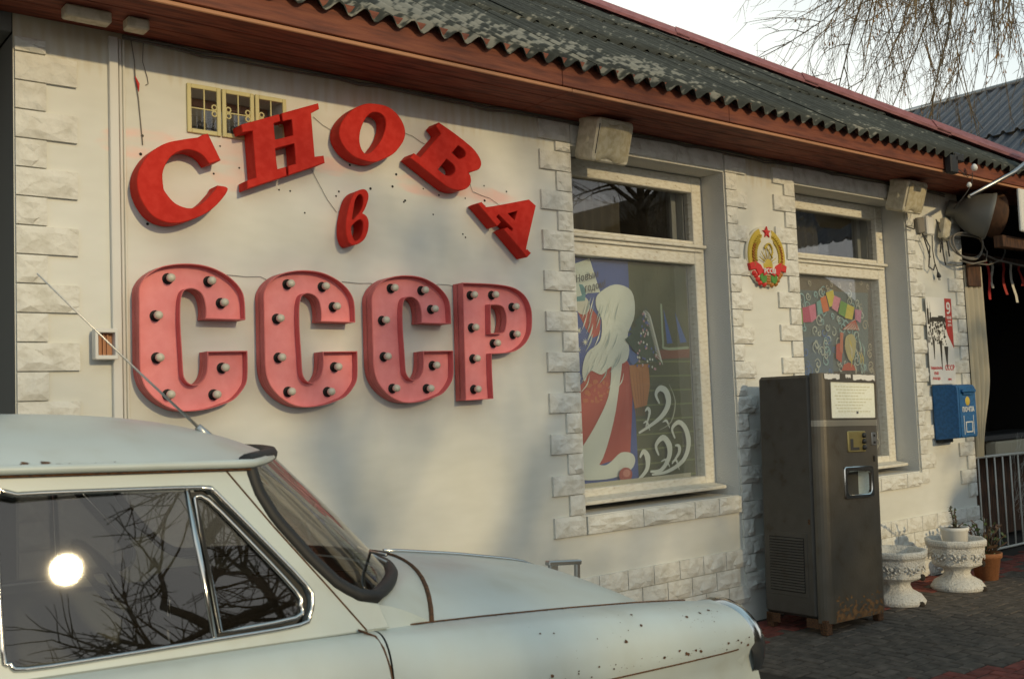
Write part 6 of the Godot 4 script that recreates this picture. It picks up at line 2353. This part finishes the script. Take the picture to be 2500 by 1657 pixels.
	# wheels
	for q in [[1.50, 1.0], [1.50, -1.0], [-0.66, 1.0], [-0.66, -1.0]]:
		var t := S()
		lathe(t, [Vector2(0.17, -0.06), Vector2(0.25, -0.075), Vector2(0.285, -0.06), Vector2(0.29, 0.0), Vector2(0.285, 0.06), Vector2(0.25, 0.075), Vector2(0.17, 0.06)], 28, Transform3D(Basis(Vector3.RIGHT, PI / 2), Vector3(q[0], 0.29, 0.68 * q[1])))
		var tyre := obj("wheel", t, M.rubber, c)
		var rm := S()
		lathe(rm, [Vector2(0.0, 0.03), Vector2(0.08, 0.045), Vector2(0.14, 0.03), Vector2(0.175, 0.055)], 20, Transform3D(Basis(Vector3.RIGHT, PI / 2 * q[1]), Vector3(q[0], 0.29, 0.685 * q[1])))
		obj("rim", rm, M.steel, tyre)

func flake(s: SurfaceTool, c: Vector3, a: Vector3, b: Vector3, r: float, g: RandomNumberGenerator) -> void:
	s.set_smooth_group(-1)
	var p := []
	for k in 8:
		var an := TAU * k / 8
		p.append(c + (a * cos(an) * 1.3 + b * sin(an)) * r * g.randf_range(0.5, 1.0))
	for k in 8:
		tri(s, c, p[k], p[(k + 1) % 8])

# ---------------------------------------------------------------- trees
func limb(s: SurfaceTool, p: Vector3, d: Vector3, l: float, r: float, depth: int, g: RandomNumberGenerator, droop: float, fine: SurfaceTool) -> void:
	var pts_ := [p]
	var rr := [r]
	var n := 5
	var q := p
	var dir := d
	for i in n:
		dir = (dir + Vector3(g.randf_range(-1, 1), g.randf_range(-1, 1) - droop, g.randf_range(-1, 1)) * 0.16).normalized()
		q += dir * l / n
		pts_.append(q)
		rr.append(r * lerpf(1.0, 0.45, (i + 1.0) / n))
	tube(s if r > 0.03 else fine, pts_, rr, 6 if r > 0.03 else 4)
	if depth <= 0:
		return
	var kids := 5 if depth > 2 else 7
	for k in kids:
		var f := g.randf_range(0.35, 1.0)
		var i := mini(int(f * n), n - 1)
		var at: Vector3 = pts_[i].lerp(pts_[i + 1], f * n - i)
		var side := dir.cross(Vector3(g.randf_range(-1, 1), g.randf_range(-1, 1), g.randf_range(-1, 1))).normalized()
		limb(s, at, (dir * 0.75 + side * g.randf_range(0.5, 1.0)).normalized(), l * g.randf_range(0.5, 0.72), r * 0.45, depth - 1, g, droop, fine)

func bare_tree(label: String, at: Vector3, h: float, sd: int, depth := 4) -> void:
	var g := RandomNumberGenerator.new()
	g.seed = sd
	var t := thing("bare_tree", label, "tree", at)
	var s := S()
	var f := S()
	limb(s, Vector3.ZERO, Vector3(0.05, 1, 0.02), h * 0.5, h * 0.028, depth, g, -0.1, f)
	obj("trunk", s, M.bark, t)
	obj("crown", f, M.twig, t).set_meta("kind", "stuff")

func trees() -> void:
	# tree whose hanging twigs come into the sky at the top right
	var g := RandomNumberGenerator.new()
	g.seed = 31
	var t := thing("bare_tree", "leafless tree whose thin drooping twigs hang into the sky at the top right", "tree", Vector3(21.4, 0, 1.5))
	var s := S()
	tube(s, [Vector3(0, -0.2, 0), Vector3(-0.1, 2.2, -0.1), Vector3(-0.5, 4.4, -0.6), Vector3(-1.6, 7.2, -1.6), Vector3(-3.6, 9.4, -2.8), Vector3(-7.0, 9.6, -3.6)], [0.30, 0.25, 0.21, 0.16, 0.10, 0.05], 10)
	tube(s, [Vector3(-0.5, 4.4, -0.6), Vector3(0.2, 6.5, 0.2), Vector3(0.5, 9.0, 0.8)], [0.18, 0.13, 0.06], 8)
	tube(s, [Vector3(-1.6, 7.2, -1.6), Vector3(-4.2, 8.6, -1.5), Vector3(-7.5, 8.4, -2.2)], [0.12, 0.08, 0.04], 8)
	obj("trunk", s, M.bark, t)
	var tw := S()
	var lit := S()
	var dl := S()
	var eye := Vector3(0, 1.8, 5.36)
	var hub := eye + (Vector3(9.5, 6.45, 0.45) - eye) * 1.5
	for k in 140:
		var start: Vector3
		var ang: float
		var len: float
		var f := g.randf()
		if k < 104:
			# fan that spreads to the lower left
			ang = deg_to_rad(lerpf(188.0, 256.0, pow(f, 0.75)) + g.randf_range(-6, 6))
			start = hub + Vector3(g.randf_range(-1.5, 1.35), g.randf_range(-0.5, 0.5), g.randf_range(-0.8, 0.8))
			len = lerpf(4.0, 3.5, f) * g.randf_range(0.6, 1.12)
		else:
			ang = deg_to_rad(g.randf_range(240.0, 274.0))
			start = Vector3(g.randf_range(12.4, 15.2), g.randf_range(7.2, 8.0), g.randf_range(-1.4, 0.2))
			len = g.randf_range(1.1, 2.8)
		var curl := g.randf_range(-0.10, 0.06)
		if k >= 104:
			curl = g.randf_range(-0.16, 0.02)
		var r0 := g.randf_range(0.011, 0.019) if k % 4 == 0 else g.randf_range(0.0055, 0.010)
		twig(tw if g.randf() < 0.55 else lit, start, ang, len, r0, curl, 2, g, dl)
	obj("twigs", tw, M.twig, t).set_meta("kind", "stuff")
	obj("painted_lit_twigs", lit, M.twig_painted_lit, t).set_meta("kind", "stuff")
	obj("dry_leaves", dl, M.dry_leaf, t).set_meta("kind", "stuff")
	for n in ["twigs", "painted_lit_twigs", "dry_leaves"]:
		t.get_node(n).position = -t.position
	# trees over the road, mirrored in the car and house windows
	bare_tree("large leafless tree across the road mirrored at the right of the first window", Vector3(12.5, 0, 6.6), 8.5, 5, 4)
	bare_tree("leafless tree across the road mirrored in the car's door window", Vector3(3.4, 0, 14.5), 9.0, 6, 4)
	bare_tree("smaller leafless tree across the road right of the one mirrored in the door window", Vector3(7.2, 0, 15.5), 7.0, 8, 4)
	for k in 7:
		# scrubby bushes low along the far kerb
		var b := thing("bush", "leafless bush across the road mirrored in the car window, number %d from the left".replace("number %d", ["first", "second", "third", "fourth", "fifth", "sixth", "seventh"][k]), "bush", Vector3(0.5 + k * 1.35 + g.randf_range(-0.3, 0.3), 0, 11.0 + g.randf_range(-0.6, 0.6)), "bushes across the road")
		var bs := S()
		for j in 26:
			limb(bs, Vector3(g.randf_range(-0.4, 0.4), 0, g.randf_range(-0.4, 0.4)), Vector3(g.randf_range(-0.6, 0.6), 1, g.randf_range(-0.6, 0.6)).normalized(), g.randf_range(0.9, 1.7), 0.016, 1, g, 0.0, bs)
		obj("branches", bs, M.twig, b).set_meta("kind", "stuff")

func twig(s: SurfaceTool, p: Vector3, ang: float, l: float, r: float, curl: float, depth: int, g: RandomNumberGenerator, leaves: SurfaceTool) -> void:
	var n := 9 if depth > 0 else 5
	var q := p
	var a := ang
	var zd := g.randf_range(-0.25, 0.25)
	var line := [q]
	var rr := [r]
	for i in n:
		a += curl * 0.6 + g.randf_range(-0.09, 0.09)
		q += Vector3(cos(a), sin(a), zd).normalized() * l / n
		line.append(q)
		rr.append(r * lerpf(1.0, 0.35, (i + 1.0) / n))
	tube(s, line, rr, 4)
	if depth <= 0:
		return
	var kids := (7 if depth == 2 else 3)
	for k in kids:
		var f := g.randf_range(0.15, 0.97)
		var i := mini(int(f * n), n - 1)
		var at: Vector3 = line[i].lerp(line[i + 1], f * n - i)
		var sg := 1.0 if g.randf() < 0.5 else -1.0
		twig(s, at, ang + curl * i * 0.6 + sg * g.randf_range(0.3, 0.85), l * g.randf_range(0.18, 0.42), maxf(r * 0.5, 0.0036), sg * g.randf_range(-0.22, 0.05), depth - 1, g, leaves)
	if g.randf() < 0.07:
		leaves.set_smooth_group(-1)
		for k in 3:
			var c: Vector3 = line[g.randi() % line.size()]
			var d := Vector3(g.randf_range(-0.4, 0.4), -1, g.randf_range(-0.4, 0.4)) * 0.05
			tri(leaves, c, c + d + Vector3(0.014, 0, 0.01), c + d * 1.5 + Vector3(-0.006, 0, 0))
